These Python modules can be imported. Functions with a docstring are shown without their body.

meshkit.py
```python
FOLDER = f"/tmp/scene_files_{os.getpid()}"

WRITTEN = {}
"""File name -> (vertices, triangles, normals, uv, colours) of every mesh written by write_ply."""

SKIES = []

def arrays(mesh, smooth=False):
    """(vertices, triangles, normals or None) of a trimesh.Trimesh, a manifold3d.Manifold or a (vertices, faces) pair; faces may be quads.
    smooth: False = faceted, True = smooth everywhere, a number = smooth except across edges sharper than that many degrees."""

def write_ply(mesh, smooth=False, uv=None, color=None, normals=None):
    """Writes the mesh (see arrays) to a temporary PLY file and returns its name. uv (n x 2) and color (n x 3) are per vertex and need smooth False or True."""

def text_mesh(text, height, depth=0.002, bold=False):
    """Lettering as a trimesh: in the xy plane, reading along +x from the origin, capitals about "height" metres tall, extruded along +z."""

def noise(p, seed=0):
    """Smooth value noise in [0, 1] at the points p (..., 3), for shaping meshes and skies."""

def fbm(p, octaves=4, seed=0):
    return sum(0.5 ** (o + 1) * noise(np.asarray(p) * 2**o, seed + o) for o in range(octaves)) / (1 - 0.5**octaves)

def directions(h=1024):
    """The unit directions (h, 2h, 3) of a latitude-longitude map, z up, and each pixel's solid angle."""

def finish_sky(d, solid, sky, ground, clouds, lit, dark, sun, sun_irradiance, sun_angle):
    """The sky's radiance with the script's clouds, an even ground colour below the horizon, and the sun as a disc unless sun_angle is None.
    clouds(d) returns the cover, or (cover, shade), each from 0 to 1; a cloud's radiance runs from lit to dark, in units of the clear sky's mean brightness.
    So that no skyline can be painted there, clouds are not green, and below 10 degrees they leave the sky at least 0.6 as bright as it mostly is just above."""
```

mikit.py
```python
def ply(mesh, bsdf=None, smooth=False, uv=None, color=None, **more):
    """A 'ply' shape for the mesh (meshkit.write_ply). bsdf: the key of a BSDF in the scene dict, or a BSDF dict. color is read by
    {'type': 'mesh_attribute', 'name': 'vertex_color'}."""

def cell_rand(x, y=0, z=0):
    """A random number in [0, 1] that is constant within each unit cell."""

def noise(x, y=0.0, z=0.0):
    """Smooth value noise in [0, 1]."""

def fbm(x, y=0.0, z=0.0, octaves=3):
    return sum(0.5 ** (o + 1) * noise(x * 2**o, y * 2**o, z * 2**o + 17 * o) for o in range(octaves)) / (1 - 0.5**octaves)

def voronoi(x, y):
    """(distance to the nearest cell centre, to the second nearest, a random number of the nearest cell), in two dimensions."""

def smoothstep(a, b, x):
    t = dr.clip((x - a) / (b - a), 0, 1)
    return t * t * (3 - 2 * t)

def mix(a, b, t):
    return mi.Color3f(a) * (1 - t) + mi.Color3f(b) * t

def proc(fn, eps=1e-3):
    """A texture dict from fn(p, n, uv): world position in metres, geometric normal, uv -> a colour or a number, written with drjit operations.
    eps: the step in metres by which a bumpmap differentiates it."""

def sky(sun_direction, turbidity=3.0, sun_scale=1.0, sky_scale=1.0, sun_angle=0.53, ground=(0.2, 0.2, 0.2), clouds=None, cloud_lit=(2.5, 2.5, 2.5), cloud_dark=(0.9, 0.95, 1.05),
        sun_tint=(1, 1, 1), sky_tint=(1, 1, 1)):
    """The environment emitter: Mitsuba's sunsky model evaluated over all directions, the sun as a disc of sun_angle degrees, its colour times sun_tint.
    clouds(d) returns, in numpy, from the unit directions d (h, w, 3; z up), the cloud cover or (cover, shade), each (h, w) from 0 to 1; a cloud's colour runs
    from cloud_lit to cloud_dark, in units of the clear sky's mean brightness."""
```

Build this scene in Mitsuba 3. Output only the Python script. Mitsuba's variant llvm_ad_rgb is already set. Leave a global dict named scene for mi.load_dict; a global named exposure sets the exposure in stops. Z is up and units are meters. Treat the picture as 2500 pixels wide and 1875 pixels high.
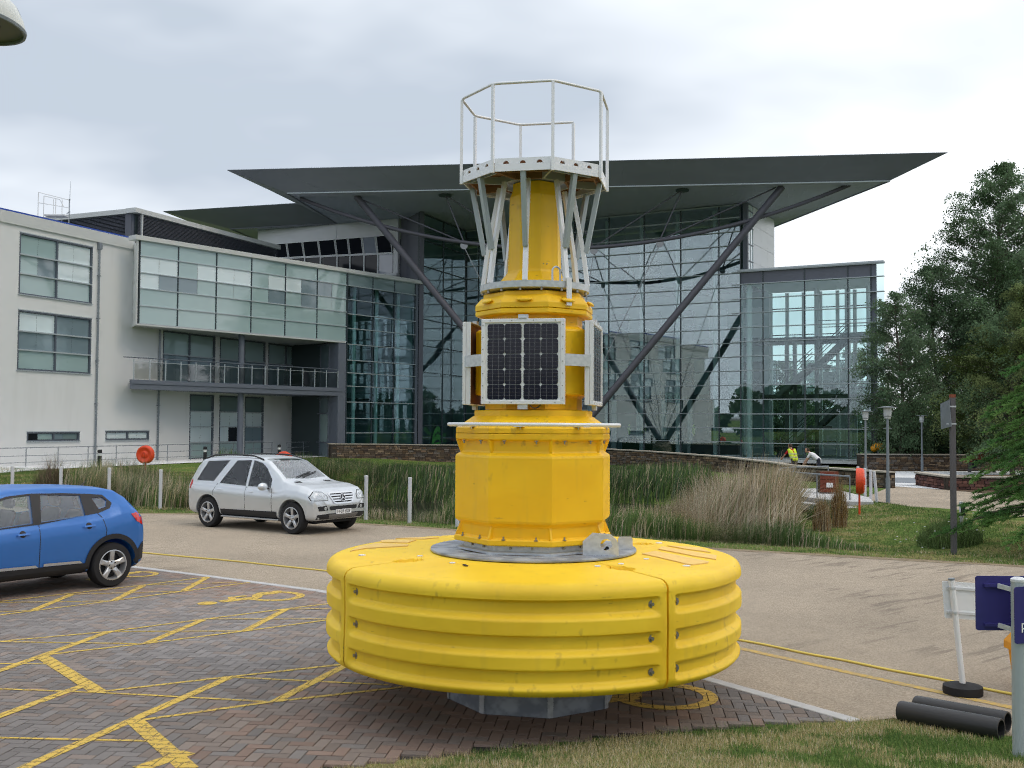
import math, random
import numpy as np, trimesh, shapely, manifold3d
import shapely.geometry as sg
from shapely.ops import unary_union
import drjit as dr, mitsuba as mi, mikit, meshkit
from mikit import proc, fbm, noise, voronoi, cell_rand, smoothstep, mix

# ------------------------------------------------------------------ camera, sky, exposure
EYE = np.array([0, 0, 2.6]); PITCH = math.atan(99.5 / 2566); ROLL = math.radians(0.35)
_fw = np.array([0, math.cos(PITCH), math.sin(PITCH)]); _u0 = np.cross([1, 0, 0], _fw)
_up = -math.sin(ROLL) * np.array([1, 0, 0]) + math.cos(ROLL) * _u0
T = mi.ScalarTransform4f
scene, labels = {}, {}
scene['camera'] = {'type': 'perspective', 'fov_axis': 'x', 'fov': math.degrees(2 * math.atan(1250 / 2566)), 'near_clip': 0.1, 'far_clip': 3000.0,
                   'to_world': T().look_at(origin=EYE.tolist(), target=(EYE + _fw).tolist(), up=_up.tolist())}

def clouds(d):
    x, y, z = d[..., 0], d[..., 1], np.maximum(d[..., 2], 0.02)
    q = np.stack([x / (z + .25) * 1.3 + 3.1, y / (z + .25) * 1.6, z * 2.2], -1)
    n = meshkit.fbm(q, 5, 3); m = meshkit.fbm(q * 2.6 + 5, 4, 8)
    s = .55 + 1.5 * (n - .5) + .5 * (m - .5)
    az = np.degrees(np.arctan2(x, y)); el = np.degrees(np.arcsin(np.clip(d[..., 2], -1, 1)))
    # the cloud deck thins towards the south-east (right of the view), all the way up to the sun
    thin = np.exp(-((az - 45) / 34) ** 2) * np.exp(-((el - 13) / 14) ** 2)
    s = s + .22 - .62 * thin + .22 * np.exp(-((el - 19) / 7) ** 2) - .3 * np.exp(-(el / 8) ** 2) - .75 * np.clip((el - 32) / 45, 0, 1)
    return np.ones_like(s), np.clip(s, 0, 1)

scene['sky'] = mikit.sky((.62, -.32, .72), turbidity=4, sun_scale=.2, sky_scale=1.0, sun_angle=24, ground=(.2, .2, .18), clouds=clouds,
                         cloud_lit=(5.6, 5.75, 5.9), cloud_dark=(2.3, 2.6, 3.0), sun_tint=(1, .97, .92))
exposure = 1.3

# ------------------------------------------------------------------ mesh helpers
rng = np.random.default_rng(7)
taken = set()
def key(name, parent=None):
    k = f'{parent}__{name}' if parent else name
    i = 0; r = k
    while r in taken:
        i += 1; r = f'{k}_{i:03d}'
    taken.add(r); return r
def thing(name, label, cat, group=None):
    k = key(name); labels[k] = {'label': label, 'category': cat}
    if group: labels[k]['group'] = group
    return k
def obj(name, mesh, mat, parent=None, smooth=False, color=None, label=None, kind=None, cat=None, group=None, **more):
    k = key(name, parent)
    scene[k] = mikit.ply(mesh, 'm_' + mat, smooth, color=color, **more)
    d = {a: b for a, b in (('label', label), ('kind', kind), ('category', cat), ('group', group)) if b}
    if d: labels[k] = d
    return k
def copies(src, dst, to_world):
    """every entry of the thing SRC again under DST with another to_world"""
    for k in [k for k in scene if k.startswith(src + '__')]:
        n = dst + k[len(src):]; taken.add(n)
        scene[n] = {**scene[k], 'to_world': to_world}
A = lambda *a: np.array(a, float)
def unit(v): v = np.asarray(v, float); return v / np.linalg.norm(v)
def join(*ms):
    ms = [m for m in ms if m is not None and len(m[0])]
    vs, fs, n = [], [], 0
    for v, f in ms:
        vs.append(np.asarray(v, float)); fs.append(np.asarray(f, int) + n); n += len(v)
    return np.vstack(vs), np.vstack(fs)
def tri(f): f = np.asarray(f, int); return np.vstack([f[:, [0, 1, 2]], f[:, [0, 2, 3]]]) if f.shape[1] == 4 else f
_BF = tri([[0, 3, 2, 1], [4, 5, 6, 7], [0, 1, 5, 4], [1, 2, 6, 5], [2, 3, 7, 6], [3, 0, 4, 7]])
def box(x0, x1, y0, y1, z0, z1):
    return A([x0, y0, z0], [x1, y0, z0], [x1, y1, z0], [x0, y1, z0], [x0, y0, z1], [x1, y0, z1], [x1, y1, z1], [x0, y1, z1]), _BF
def cbox(x0, x1, y0, y1, z0, z1, c=.01):
    """box with chamfered edges"""
    m = manifold3d.Manifold.hull_points(np.vstack([box(x0 + c, x1 - c, y0 + c, y1 - c, z0, z1)[0], box(x0 + c, x1 - c, y0, y1, z0 + c, z1 - c)[0], box(x0, x1, y0 + c, y1 - c, z0 + c, z1 - c)[0]]))
    return mf(m)
def mf(m): q = m.to_mesh(); return np.array(q.vert_properties[:, :3], float), np.array(q.tri_verts, int)
def hull(pts): return mf(manifold3d.Manifold.hull_points(np.asarray(pts, float)))
def man(m): return manifold3d.Manifold(manifold3d.Mesh(vert_properties=np.ascontiguousarray(m[0], np.float32), tri_verts=np.ascontiguousarray(m[1], np.uint32)))
def fr(m, o, ex, ey, ez=(0, 0, 1)):
    return np.asarray(o, float) + np.asarray(m[0]) @ np.array([ex, ey, ez], float), m[1] if np.linalg.det(np.array([ex, ey, ez], float)) > 0 else np.asarray(m[1])[:, ::-1]
def move(m, x=0, y=0, z=0): return np.asarray(m[0]) + [x, y, z], m[1]
def rot(m, deg, o=(0, 0)):
    c, s = math.cos(math.radians(deg)), math.sin(math.radians(deg)); v = np.array(m[0], float) - [o[0], o[1], 0]
    return np.stack([v[:, 0] * c - v[:, 1] * s + o[0], v[:, 0] * s + v[:, 1] * c + o[1], v[:, 2]], 1), m[1]
def beam(p, q, w, h, up=(0, 0, 1)):
    """rectangular bar from p to q; w across, h along up"""
    p, q = A(*p), A(*q); e = unit(q - p); a = np.cross(up, e)
    if np.linalg.norm(a) < 1e-6: a = np.cross((1, 0, 0), e)
    a = unit(a); b = np.cross(e, a)
    v = [p + s * a * w / 2 + t * b * h / 2 for s, t in ((-1, -1), (1, -1), (1, 1), (-1, 1))]
    return np.array(v + [x + q - p for x in v]), np.asarray(_BF)
def pipe(pts, r, n=8, closed=False):
    """tube along a polyline; r one number or one per point"""
    p = np.asarray(pts, float); k = len(p); r = np.broadcast_to(r, (k,)).astype(float)
    t = np.roll(p, -1, 0) - np.roll(p, 1, 0) if closed else np.gradient(p, axis=0)
    t /= np.linalg.norm(t, axis=1, keepdims=True) + 1e-12
    a = np.cross(t[0], [0, 0, 1.0]) if abs(t[0][2]) < .9 else np.cross(t[0], [1.0, 0, 0]); fra = []
    for i in range(k):
        a = a - t[i] * (a @ t[i]); a = a / (np.linalg.norm(a) + 1e-12); fra.append(a)
    a = np.array(fra); b = np.cross(t, a); th = np.arange(n) * 2 * np.pi / n
    v = p[:, None] + r[:, None, None] * (np.cos(th)[None, :, None] * a[:, None] + np.sin(th)[None, :, None] * b[:, None])
    m = k if closed else k - 1
    i, j = np.meshgrid(np.arange(m), np.arange(n), indexing='ij')
    f = np.stack([i * n + j, i * n + (j + 1) % n, (i + 1) % k * n + (j + 1) % n, (i + 1) % k * n + j], -1).reshape(-1, 4)
    v = v.reshape(-1, 3); f = tri(f)
    if not closed:
        v = np.vstack([v, p[:1], p[-1:]]); jj = np.arange(n)
        f = np.vstack([f, np.stack([jj * 0 + k * n, (jj + 1) % n, jj], 1), np.stack([jj * 0 + k * n + 1, (k - 1) * n + jj, (k - 1) * n + (jj + 1) % n], 1)])
    return v, f
def tube(p, q, r, n=8, r2=None): return pipe([p, q], [r, r if r2 is None else r2], n)
def lathe(prof, n=32, phase=0.0, c=(0, 0), a0=0, a1=360):
    """profile [(r, z)...] turned about a vertical axis; n sides"""
    pr = np.asarray(prof, float); full = abs(a1 - a0 - 360) < 1e-6
    th = np.radians(phase + a0 + (a1 - a0) * np.arange(n if full else n + 1) / n)
    v = np.stack([c[0] + pr[:, 0][None] * np.cos(th)[:, None], c[1] + pr[:, 0][None] * np.sin(th)[:, None], np.broadcast_to(pr[:, 1], (len(th), len(pr)))], -1).reshape(-1, 3)
    k = len(pr); m = len(th)
    i, j = np.meshgrid(np.arange(n), np.arange(k - 1), indexing='ij'); i2 = (i + 1) % m
    f = np.stack([i * k + j, i2 * k + j, i2 * k + j + 1, i * k + j + 1], -1).reshape(-1, 4)
    return v, tri(f)
def prism(poly, z0, z1):
    if not isinstance(poly, (sg.Polygon, sg.MultiPolygon)): poly = sg.Polygon(poly)
    ms = []
    for g in getattr(poly, 'geoms', [poly]):
        if g.area < 1e-9: continue
        m = trimesh.creation.extrude_polygon(g, z1 - z0, engine='earcut'); ms.append((m.vertices + [0, 0, z0], m.faces))
    return join(*ms)
def flat(poly, z=0.0):
    if not isinstance(poly, (sg.Polygon, sg.MultiPolygon)): poly = sg.Polygon(poly)
    ms = []
    for g in getattr(poly, 'geoms', [poly]):
        if g.area < 1e-9: continue
        v, f = trimesh.creation.triangulate_polygon(g, engine='earcut')
        f = np.asarray(f); v = np.asarray(v)
        c = (v[f[:, 1], 0] - v[f[:, 0], 0]) * (v[f[:, 2], 1] - v[f[:, 0], 1]) - (v[f[:, 1], 1] - v[f[:, 0], 1]) * (v[f[:, 2], 0] - v[f[:, 0], 0])
        f = np.where((c < 0)[:, None], f[:, ::-1], f)
        ms.append((np.column_stack([v, np.full(len(v), z)]), f))
    return join(*ms)
def line(pts, w): return sg.LineString(pts).buffer(w / 2, cap_style=2, join_style=2)
def disc(r, z0, z1, n=24, c=(0, 0)): return lathe([(0, z0), (r, z0), (r, z1), (0, z1)], n, c=c)
def bez(p0, p1, p2, n=10):
    t = np.linspace(0, 1, n)[:, None]; p0, p1, p2 = map(np.asarray, (p0, p1, p2)); return (1 - t) ** 2 * p0 + 2 * t * (1 - t) * p1 + t * t * p2
def ball(c, r, n=12, s=(1, 1, 1)):
    m = trimesh.creation.uv_sphere(1.0, count=[n, n]); return m.vertices * r * np.array(s) + np.asarray(c), m.faces

# ------------------------------------------------------------------ materials
def mat(name, base, rough=.5, spec=.5, metal=0.0, bump=None, two=True, **kw):
    b = {'type': 'principled', 'base_color': base if isinstance(base, dict) else {'type': 'rgb', 'value': list(base)}, 'roughness': rough if isinstance(rough, dict) else float(rough), 'specular': float(spec), 'metallic': float(metal), **kw}
    if bump: b = {'type': 'bumpmap', 'arbitrary': proc(bump[0], bump[2] if len(bump) > 2 else 1e-3), 'scale': bump[1], 'bsdf': b}
    scene['m_' + name] = {'type': 'twosided', 'bsdf': b} if two else b
def tex(name, fn, rough=.5, spec=.5, metal=0.0, bump=None, **kw): mat(name, proc(fn), rough, spec, metal, bump, **kw)
VC = {'type': 'mesh_attribute', 'name': 'vertex_color'}

def yellow_fn(hi, lo):
    def f(p, n, uv):
        t = fbm(p.x * 1.7, p.y * 1.7, p.z * 2.4, 3); s = fbm(p.x * 22, p.y * 22, p.z * 9, 3); st = fbm(p.x * 14, p.y * 14, p.z * 1.2, 3)
        c = mix(lo, hi, smoothstep(.3, .7, t))
        c = mix(c, (.36, .25, .05), .45 * smoothstep(.62, .78, s) * smoothstep(.48, .72, t)); c = mix(c, (.20, .15, .06), .32 * smoothstep(.83, .90, fbm(p.x * 9, p.y * 9, p.z * 34, 2)))
        return mix(c, (.50, .36, .07), .12 * smoothstep(.56, .78, st))
    return f
tex('float_yellow', yellow_fn((.87, .595, .03), (.80, .52, .022)), .48, .4, bump=(lambda p, n, uv: fbm(p.x * 60, p.y * 60, p.z * 60, 2), .0012))
tex('tower_yellow', yellow_fn((.87, .54, .012), (.82, .485, .008)), .42, .45, bump=(lambda p, n, uv: fbm(p.x * 70, p.y * 70, p.z * 70, 2), .0008))
mat('tread_tan', (.72, .50, .18), .85, .15)
tex('galvanised', lambda p, n, uv: mix((.50, .53, .56), (.60, .63, .66), smoothstep(.3, .7, fbm(p.x * 30, p.y * 30, p.z * 30, 3))), .42, .5, .35)
tex('galv_dull', lambda p, n, uv: mix((.23, .26, .31), (.40, .44, .49), smoothstep(.3, .7, fbm(p.x * 9, p.y * 9, p.z * 9, 4))), .55, .4, .35)
mat('alu_white', (.76, .77, .79), .34, .5, .25)
mat('alu_grey', (.36, .41, .43), .42, .5, .3)
mat('wood_brown', (.22, .12, .06), .7, .3)
mat('steel_bolt', (.35, .33, .30), .35, .5, .8)
mat('rust_hole', (.23, .07, .04), .7, .3)
mat('panel_cell', (.007, .008, .022), .12, .28); mat('grid_grey', (.26, .27, .30), .5, .3)
mat('white_back', (.74, .75, .76), .4, .4)
mat('black_rubber', (.018, .018, .02), .7, .3)
mat('black_trim', (.022, .023, .027), .45, .4)
mat('white_paint', (.74, .75, .76), .45, .4)
tex('render_wall', lambda p, n, uv: mix(mix((.68, .70, .70), (.72, .735, .74), fbm(p.x * .5, p.y * .5, p.z * .5, 4)), (.50, .51, .49), .16 * smoothstep(.55, .8, fbm(p.x * 1.3 + p.y * 1.3, 0, p.z * .25, 4))), .85, .2)
mat('parapet_grey', (.56, .58, .575), .5, .4)
mat('blue_flash', (.03, .07, .33), .5, .4)
mat('frame_grey', (.105, .125, .155), .45, .45)
mat('mullion_dark', (.035, .05, .06), .4, .5)
mat('transom_light', (.42, .47, .50), .4, .5, .2)
mat('panel_grey', (.115, .125, .155), .5, .4)
mat('louvre_grey', (.105, .112, .14), .5, .4)
mat('slate_blue', (.135, .155, .195), .5, .4)
mat('soffit_pale', (.42, .43, .43), .7, .2)
tex('roof_fascia', lambda p, n, uv: mix((.18, .198, .235), (.22, .24, .275), fbm(p.x * .35, p.y * .5, p.z * 2, 3)), .5, .45, .25)
mat('roof_soffit', (.34, .365, .45), .5, .4)
mat('strut_grey', (.085, .085, .105), .45, .45)
mat('rod_grey', (.28, .29, .31), .4, .5, .3)
mat('white_panel', (.62, .64, .66), .35, .45)
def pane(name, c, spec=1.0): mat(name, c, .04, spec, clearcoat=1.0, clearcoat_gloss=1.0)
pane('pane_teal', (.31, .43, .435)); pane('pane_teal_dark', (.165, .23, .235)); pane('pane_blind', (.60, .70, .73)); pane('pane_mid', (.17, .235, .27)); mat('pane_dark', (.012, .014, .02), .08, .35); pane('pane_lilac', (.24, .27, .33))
scene['m_pane_clear'] = {'type': 'thindielectric', 'int_ior': 1.8, 'specular_transmittance': {'type': 'rgb', 'value': [.72, .87, .86]}, 'specular_reflectance': {'type': 'rgb', 'value': [.8, .95, 1]}}
scene['m_pane_hall'] = {'type': 'thindielectric', 'int_ior': 2.45, 'specular_transmittance': {'type': 'rgb', 'value': [.60, .76, .77]}, 'specular_reflectance': {'type': 'rgb', 'value': [.82, .96, 1]}}
scene['m_pane_tower'] = {'type': 'thindielectric', 'int_ior': 1.85, 'specular_transmittance': {'type': 'rgb', 'value': [.45, .68, .68]}, 'specular_reflectance': {'type': 'rgb', 'value': [.8, .9, 1]}}
scene['m_pane_rail'] = {'type': 'thindielectric', 'int_ior': 1.6, 'specular_transmittance': {'type': 'rgb', 'value': [.62, .64, .62]}}
mat('hall_floor', (.20, .26, .25), .6, .3); mat('hall_wall', (.24, .35, .35), .7, .2); mat('hall_column', (.66, .71, .70), .6, .3); mat('stair_dark', (.05, .065, .06), .6, .3); mat('hall_dark', (.06, .085, .09), .7, .3)
mat('wave_green', (.04, .22, .045), .5, .4); mat('wave_dark', (.008, .05, .02), .5, .4); mat('lamp_lime', (.55, .72, .25), .5, .4)
mat('stone', VC, .9, .15); mat('coping', (.36, .33, .28), .8, .2); mat('mortar', (.06, .052, .045), .95, .1)
tex('paved_white', lambda p, n, uv: mix((.50, .51, .52), (.60, .61, .62), fbm(p.x * 1.5, p.y * 1.5, 0, 4)), .8, .2)
mat('paved_dark', (.20, .22, .245), .8, .2)
# ground
def terrain_fn(p, n, uv):
    a = fbm(p.x * .45, p.y * .45, 0, 4); b = fbm(p.x * 3.1, p.y * 3.1, 3, 4); c = fbm(p.x * 24, p.y * 24, 9, 3)
    g = mix((.06, .105, .025), (.125, .18, .045), b)
    g = mix(g, (.24, .195, .085), smoothstep(.5, .72, a * .6 + b * .4) * .6)
    return g * (.55 + .9 * c)
tex('turf', terrain_fn, .95, .1, bump=(lambda p, n, uv: fbm(p.x * 14, p.y * 14, 0, 4), .06))
def road_fn(p, n, uv):
    sp = voronoi(p.x * 62, p.y * 62)[2]; a = fbm(p.x * .5, p.y * .5, 0, 4); b = fbm(p.x * 7, p.y * 7, 5, 3)
    c = mix((.255, .213, .165), (.385, .328, .26), sp) * (.74 + .40 * a + .16 * b)
    # tyre scuffs: streaks along the turning curve of the yard
    u = p.x * .78 + p.y * .62 + .6 * fbm(p.x * .4, p.y * .4, 2, 2); v = -p.x * .62 + p.y * .78
    s = fbm(u * 1.1, v * 9.5, 1, 4); w = fbm(p.x * .24 + 4.2, p.y * .24, 7, 3)
    return mix(c, (.085, .07, .062), .42 * smoothstep(.58, .70, s) * smoothstep(.42, .62, w))
tex('road_tan', road_fn, .9, .15, bump=(lambda p, n, uv: voronoi(p.x * 70, p.y * 70)[0], .004, 2e-3))
mat('brick', VC, .85, .2, bump=(lambda p, n, uv: fbm(p.x * 90, p.y * 90, p.z * 90, 3), .003))
mat('joint_sand', (.045, .042, .04), .95, .1)
tex('line_yellow', lambda p, n, uv: mix(mix((.62, .43, .09), (.52, .37, .10), fbm(p.x * 4, p.y * 4, 0, 3)), (.22, .15, .09), smoothstep(.56, .74, fbm(p.x * 40, p.y * 40, 2, 4)) * .8), .8, .2)
tex('line_worn', lambda p, n, uv: mix((.50, .34, .09), (.36, .27, .15), smoothstep(.3, .7, fbm(p.x * 45, p.y * 45, 2, 4))), .85, .15)
mat('cable_yellow', (.80, .62, .14), .45, .4)
tex('kerb', lambda p, n, uv: mix((.36, .36, .36), (.47, .47, .47), fbm(p.x * 9, p.y * 9, 0, 4)), .85, .2)
scene['m_grass'] = {'type': 'twosided', 'bsdf': {'type': 'principled', 'base_color': VC, 'roughness': .75, 'specular': .15}}
scene['m_leaf'] = {'type': 'principledthin', 'base_color': VC, 'roughness': .6, 'diff_trans': .9}
tex('bark', lambda p, n, uv: mix((.05, .042, .034), (.16, .14, .115), fbm(p.x * 6, p.y * 6, p.z * 2, 3)), .9, .1)
scene['m_water'] = {'type': 'principled', 'base_color': {'type': 'rgb', 'value': [.012, .011, .009]}, 'roughness': .06, 'specular': .5}
tex('soil_dry', lambda p, n, uv: mix((.15, .115, .08), (.27, .22, .155), fbm(p.x * 9, p.y * 9, 0, 4)), .95, .1)
mat('soil', (.085, .06, .042), .95, .1)
mat('orange', (.74, .072, .02), .4, .45); mat('post_white', (.60, .60, .64), .5, .35); mat('lamp_grey', (.23, .26, .29), .45, .4, .3); mat('post_dark', (.10, .095, .10), .5, .4)
mat('navy_sign', (.036, .033, .165), .35, .45); mat('post_sign', (.37, .42, .44), .4, .45, .1); mat('white_letter', (.8, .8, .8), .5, .3); mat('bin_orange', (.72, .30, .015), .5, .4)
mat('pipe_black', (.028, .028, .03), .38, .45); mat('timber_red', (.17, .045, .028), .7, .2); mat('dome_white', (.60, .62, .60), .35, .45); mat('dome_under', (.16, .16, .145), .6, .3)
# ------------------------------------------------------------------ ground
BX, BY = [-9, -5, -3, -1.12, 0, 1.57, 2.89, 3.4, 4.28, 8, 14], [4.6, 6.0, 7.2, 8.05, 8.54, 9.06, 9.36, 9.43, 8.85, 7.3, 5.2]
def ss(a, b, x): t = np.clip((np.asarray(x, float) - a) / (b - a), 0, 1); return t * t * (3 - 2 * t)
EDGE = [(-40, 42), (-25, 36), (-14, 31.4), (-10.63, 29.9), (-8.96, 29.86), (-3.88, 27.29), (-1.41, 25.89), (4.34, 22.18), (9.56, 19.7), (16, 16.8), (34, 9)]
EX, EY = [e[0] for e in EDGE], [e[1] for e in EDGE]
def TZ(x, y):
    x, y = np.asarray(x, float), np.asarray(y, float)
    z = .115 * np.clip(np.interp(x, BX, BY) - y, 0, 9)
    z = z + .3 * ss(40, 52, y) * ss(-4, -10, x)
    d = y - np.interp(x, EX, EY)
    r = np.sqrt(((x + 1.5) / 10.5) ** 2 + ((y - 38) / 6.6) ** 2)
    z = z - 1.3 * ss(1.25, .72, r)
    z = z - .35 * ss(1.6, 4, d) * ss(13, 9, x) * ss(-13, -9, x) * ss(50, 42, y)
    z = z + .16 * np.exp(-((x - 11) / 2.6) ** 2 - ((y - 30) / 3.5) ** 2)
    return z
gx = np.unique(np.concatenate([np.linspace(-700, -45, 12), np.arange(-45, 45, .8), np.linspace(45, 700, 12)]))
gy = np.unique(np.concatenate([np.linspace(-400, -6, 10), np.arange(-6, 56, .6), np.arange(56, 110, 3), np.linspace(110, 1500, 14)]))
X, Y = np.meshgrid(gx, gy); nx, ny = len(gx), len(gy)
i, j = np.meshgrid(np.arange(nx - 1), np.arange(ny - 1)); q = (j * nx + i).ravel()
obj('ground', (np.stack([X.ravel(), Y.ravel(), TZ(X, Y).ravel()], 1), tri(np.stack([q, q + 1, q + nx + 1, q + nx], 1))), 'turf', smooth=True, kind='structure', label='turf with dry patches around the pond, the yard and the building')

KERB = [(3.02, 9.3), (1.86, 10.99), (.75, 12.4), (-.55, 13.95), (-2.82, 16.17), (-4.9, 17.62), (-6.75, 18.84), (-9.5, 20.3), (-13, 21.8)]
BRICKS = sg.Polygon(KERB + [(-15, 12), (-8, 5.2), (-5, 6.0), (-3, 7.2), (-1.12, 8.05), (0, 8.54), (1.57, 9.06), (2.89, 9.3)])
ROAD = sg.Polygon(EDGE + [(34, -4), (14, 5.2), (8, 7.3), (4.28, 8.85), (3.4, 9.43), (3.02, 9.3)] + KERB[1:] + [(-40, 24)])
obj('road', flat(ROAD, .02), 'road_tan', kind='structure', label='buff bonded-gravel road with dark tyre scuffs')
pave = key('brick_paving')
obj('bed', flat(BRICKS.buffer(.02), .012), 'joint_sand', pave)
labels[pave] = {'kind': 'structure', 'label': 'herringbone brick paving of the parking bays, red and grey'}
BA = math.radians(-6); bu, bv = A(math.cos(BA), math.sin(BA)), A(-math.sin(BA), math.cos(BA)); BO = A(-5.0, 12.0); BS = .105
rects = []
N = 110
for yy in range(-N, N):
    for kk in range(-N // 2, N // 2):
        rects.append((-yy + 4 * kk, yy, 2, 1)); rects.append((-yy + 2 + 4 * kk, yy, 1, 2))
rects = np.array(rects, float)
cen = BO + ((rects[:, :1] + rects[:, 2:3] / 2) * bu + (rects[:, 1:2] + rects[:, 3:] / 2) * bv) * BS
ok = shapely.contains_xy(BRICKS.buffer(-.02), cen[:, 0], cen[:, 1]) & (np.abs(cen[:, 0]) < .56 * cen[:, 1] + 1.2) & (cen[:, 1] > 7.2)
rects, cen = rects[ok], cen[ok]
dist = np.hypot(cen[:, 0], cen[:, 1])
rb = np.random.default_rng(11)
cl = meshkit.fbm(np.column_stack([cen * .55, cen[:, 0] * 0]), 3, 5)
tone = rb.random(len(cen)) * .55 + (cl - .5) * 1.3 + .22
cols = np.where((tone < .33)[:, None], (.150, .138, .133), np.where((tone < .62)[:, None], (.165, .138, .123), (.185, .136, .114))) * (.84 + .32 * rb.random((len(cen), 1))) * (.9 + .5 * (meshkit.fbm(np.column_stack([cen * .3, cen[:, 0] * 0 + 9]), 3, 2) - .5))[:, None] * 1.38
BRF = tri([[4, 5, 6, 7], [0, 1, 5, 4], [1, 2, 6, 5], [2, 3, 7, 6], [3, 0, 4, 7]])
def brick_mesh(idx):
    vs, fs, cs = [], [], []
    for n_, k in enumerate(idx):
        x, y, w, h = rects[k]; dz = .032 + rb.normal(0, .0008); ds = rb.normal(0, .0011, 4)
        o = [(x + .015, y + .015), (x + w - .015, y + .015), (x + w - .015, y + h - .015), (x + .015, y + h - .015)]
        t = [(x + .045, y + .045), (x + w - .045, y + .045), (x + w - .045, y + h - .045), (x + .045, y + h - .045)]
        for (a, b) in o: p = BO + (a * bu + b * bv) * BS; vs.append((p[0], p[1], .013))
        for (a, b), e in zip(t, ds): p = BO + (a * bu + b * bv) * BS; vs.append((p[0], p[1], dz + e))
        fs.append(BRF + 8 * n_); cs.append(np.repeat(cols[k][None], 8, 0))
    return (np.array(vs), np.vstack(fs)), np.vstack(cs)
order = np.argsort(dist)
vis = [k for k in order if abs(cen[k][0]) < .50 * cen[k][1] and cen[k][1] > 8.0 and not (abs(cen[k][0] - .2) < .75 and cen[k][1] > 9.4)]
near = vis[:300]; rest = sorted(set(range(len(cen))) - set(near))
for k in near:
    m, c = brick_mesh([k]); obj('brick', m, 'brick', pave, color=c)
m, c = brick_mesh(rest); obj('brickwork', m, 'brick', pave, color=c, kind='stuff')
# flush kerb stones along the curved edge of the paving
kl = sg.LineString(KERB).segmentize(.3); n_k = int(kl.length / .92)
for a in range(n_k):
    p, q = kl.interpolate(a * .92 + .006), kl.interpolate((a + 1) * .92 - .006)
    obj('kerb_stone', cbox(-.457, .457, -.07, .07, -.1, .038, .006), 'kerb', pave, to_world=T().translate([(p.x + q.x) / 2, (p.y + q.y) / 2, 0]).rotate([0, 0, 1], math.degrees(math.atan2(q.y - p.y, q.x - p.x))))
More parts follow.
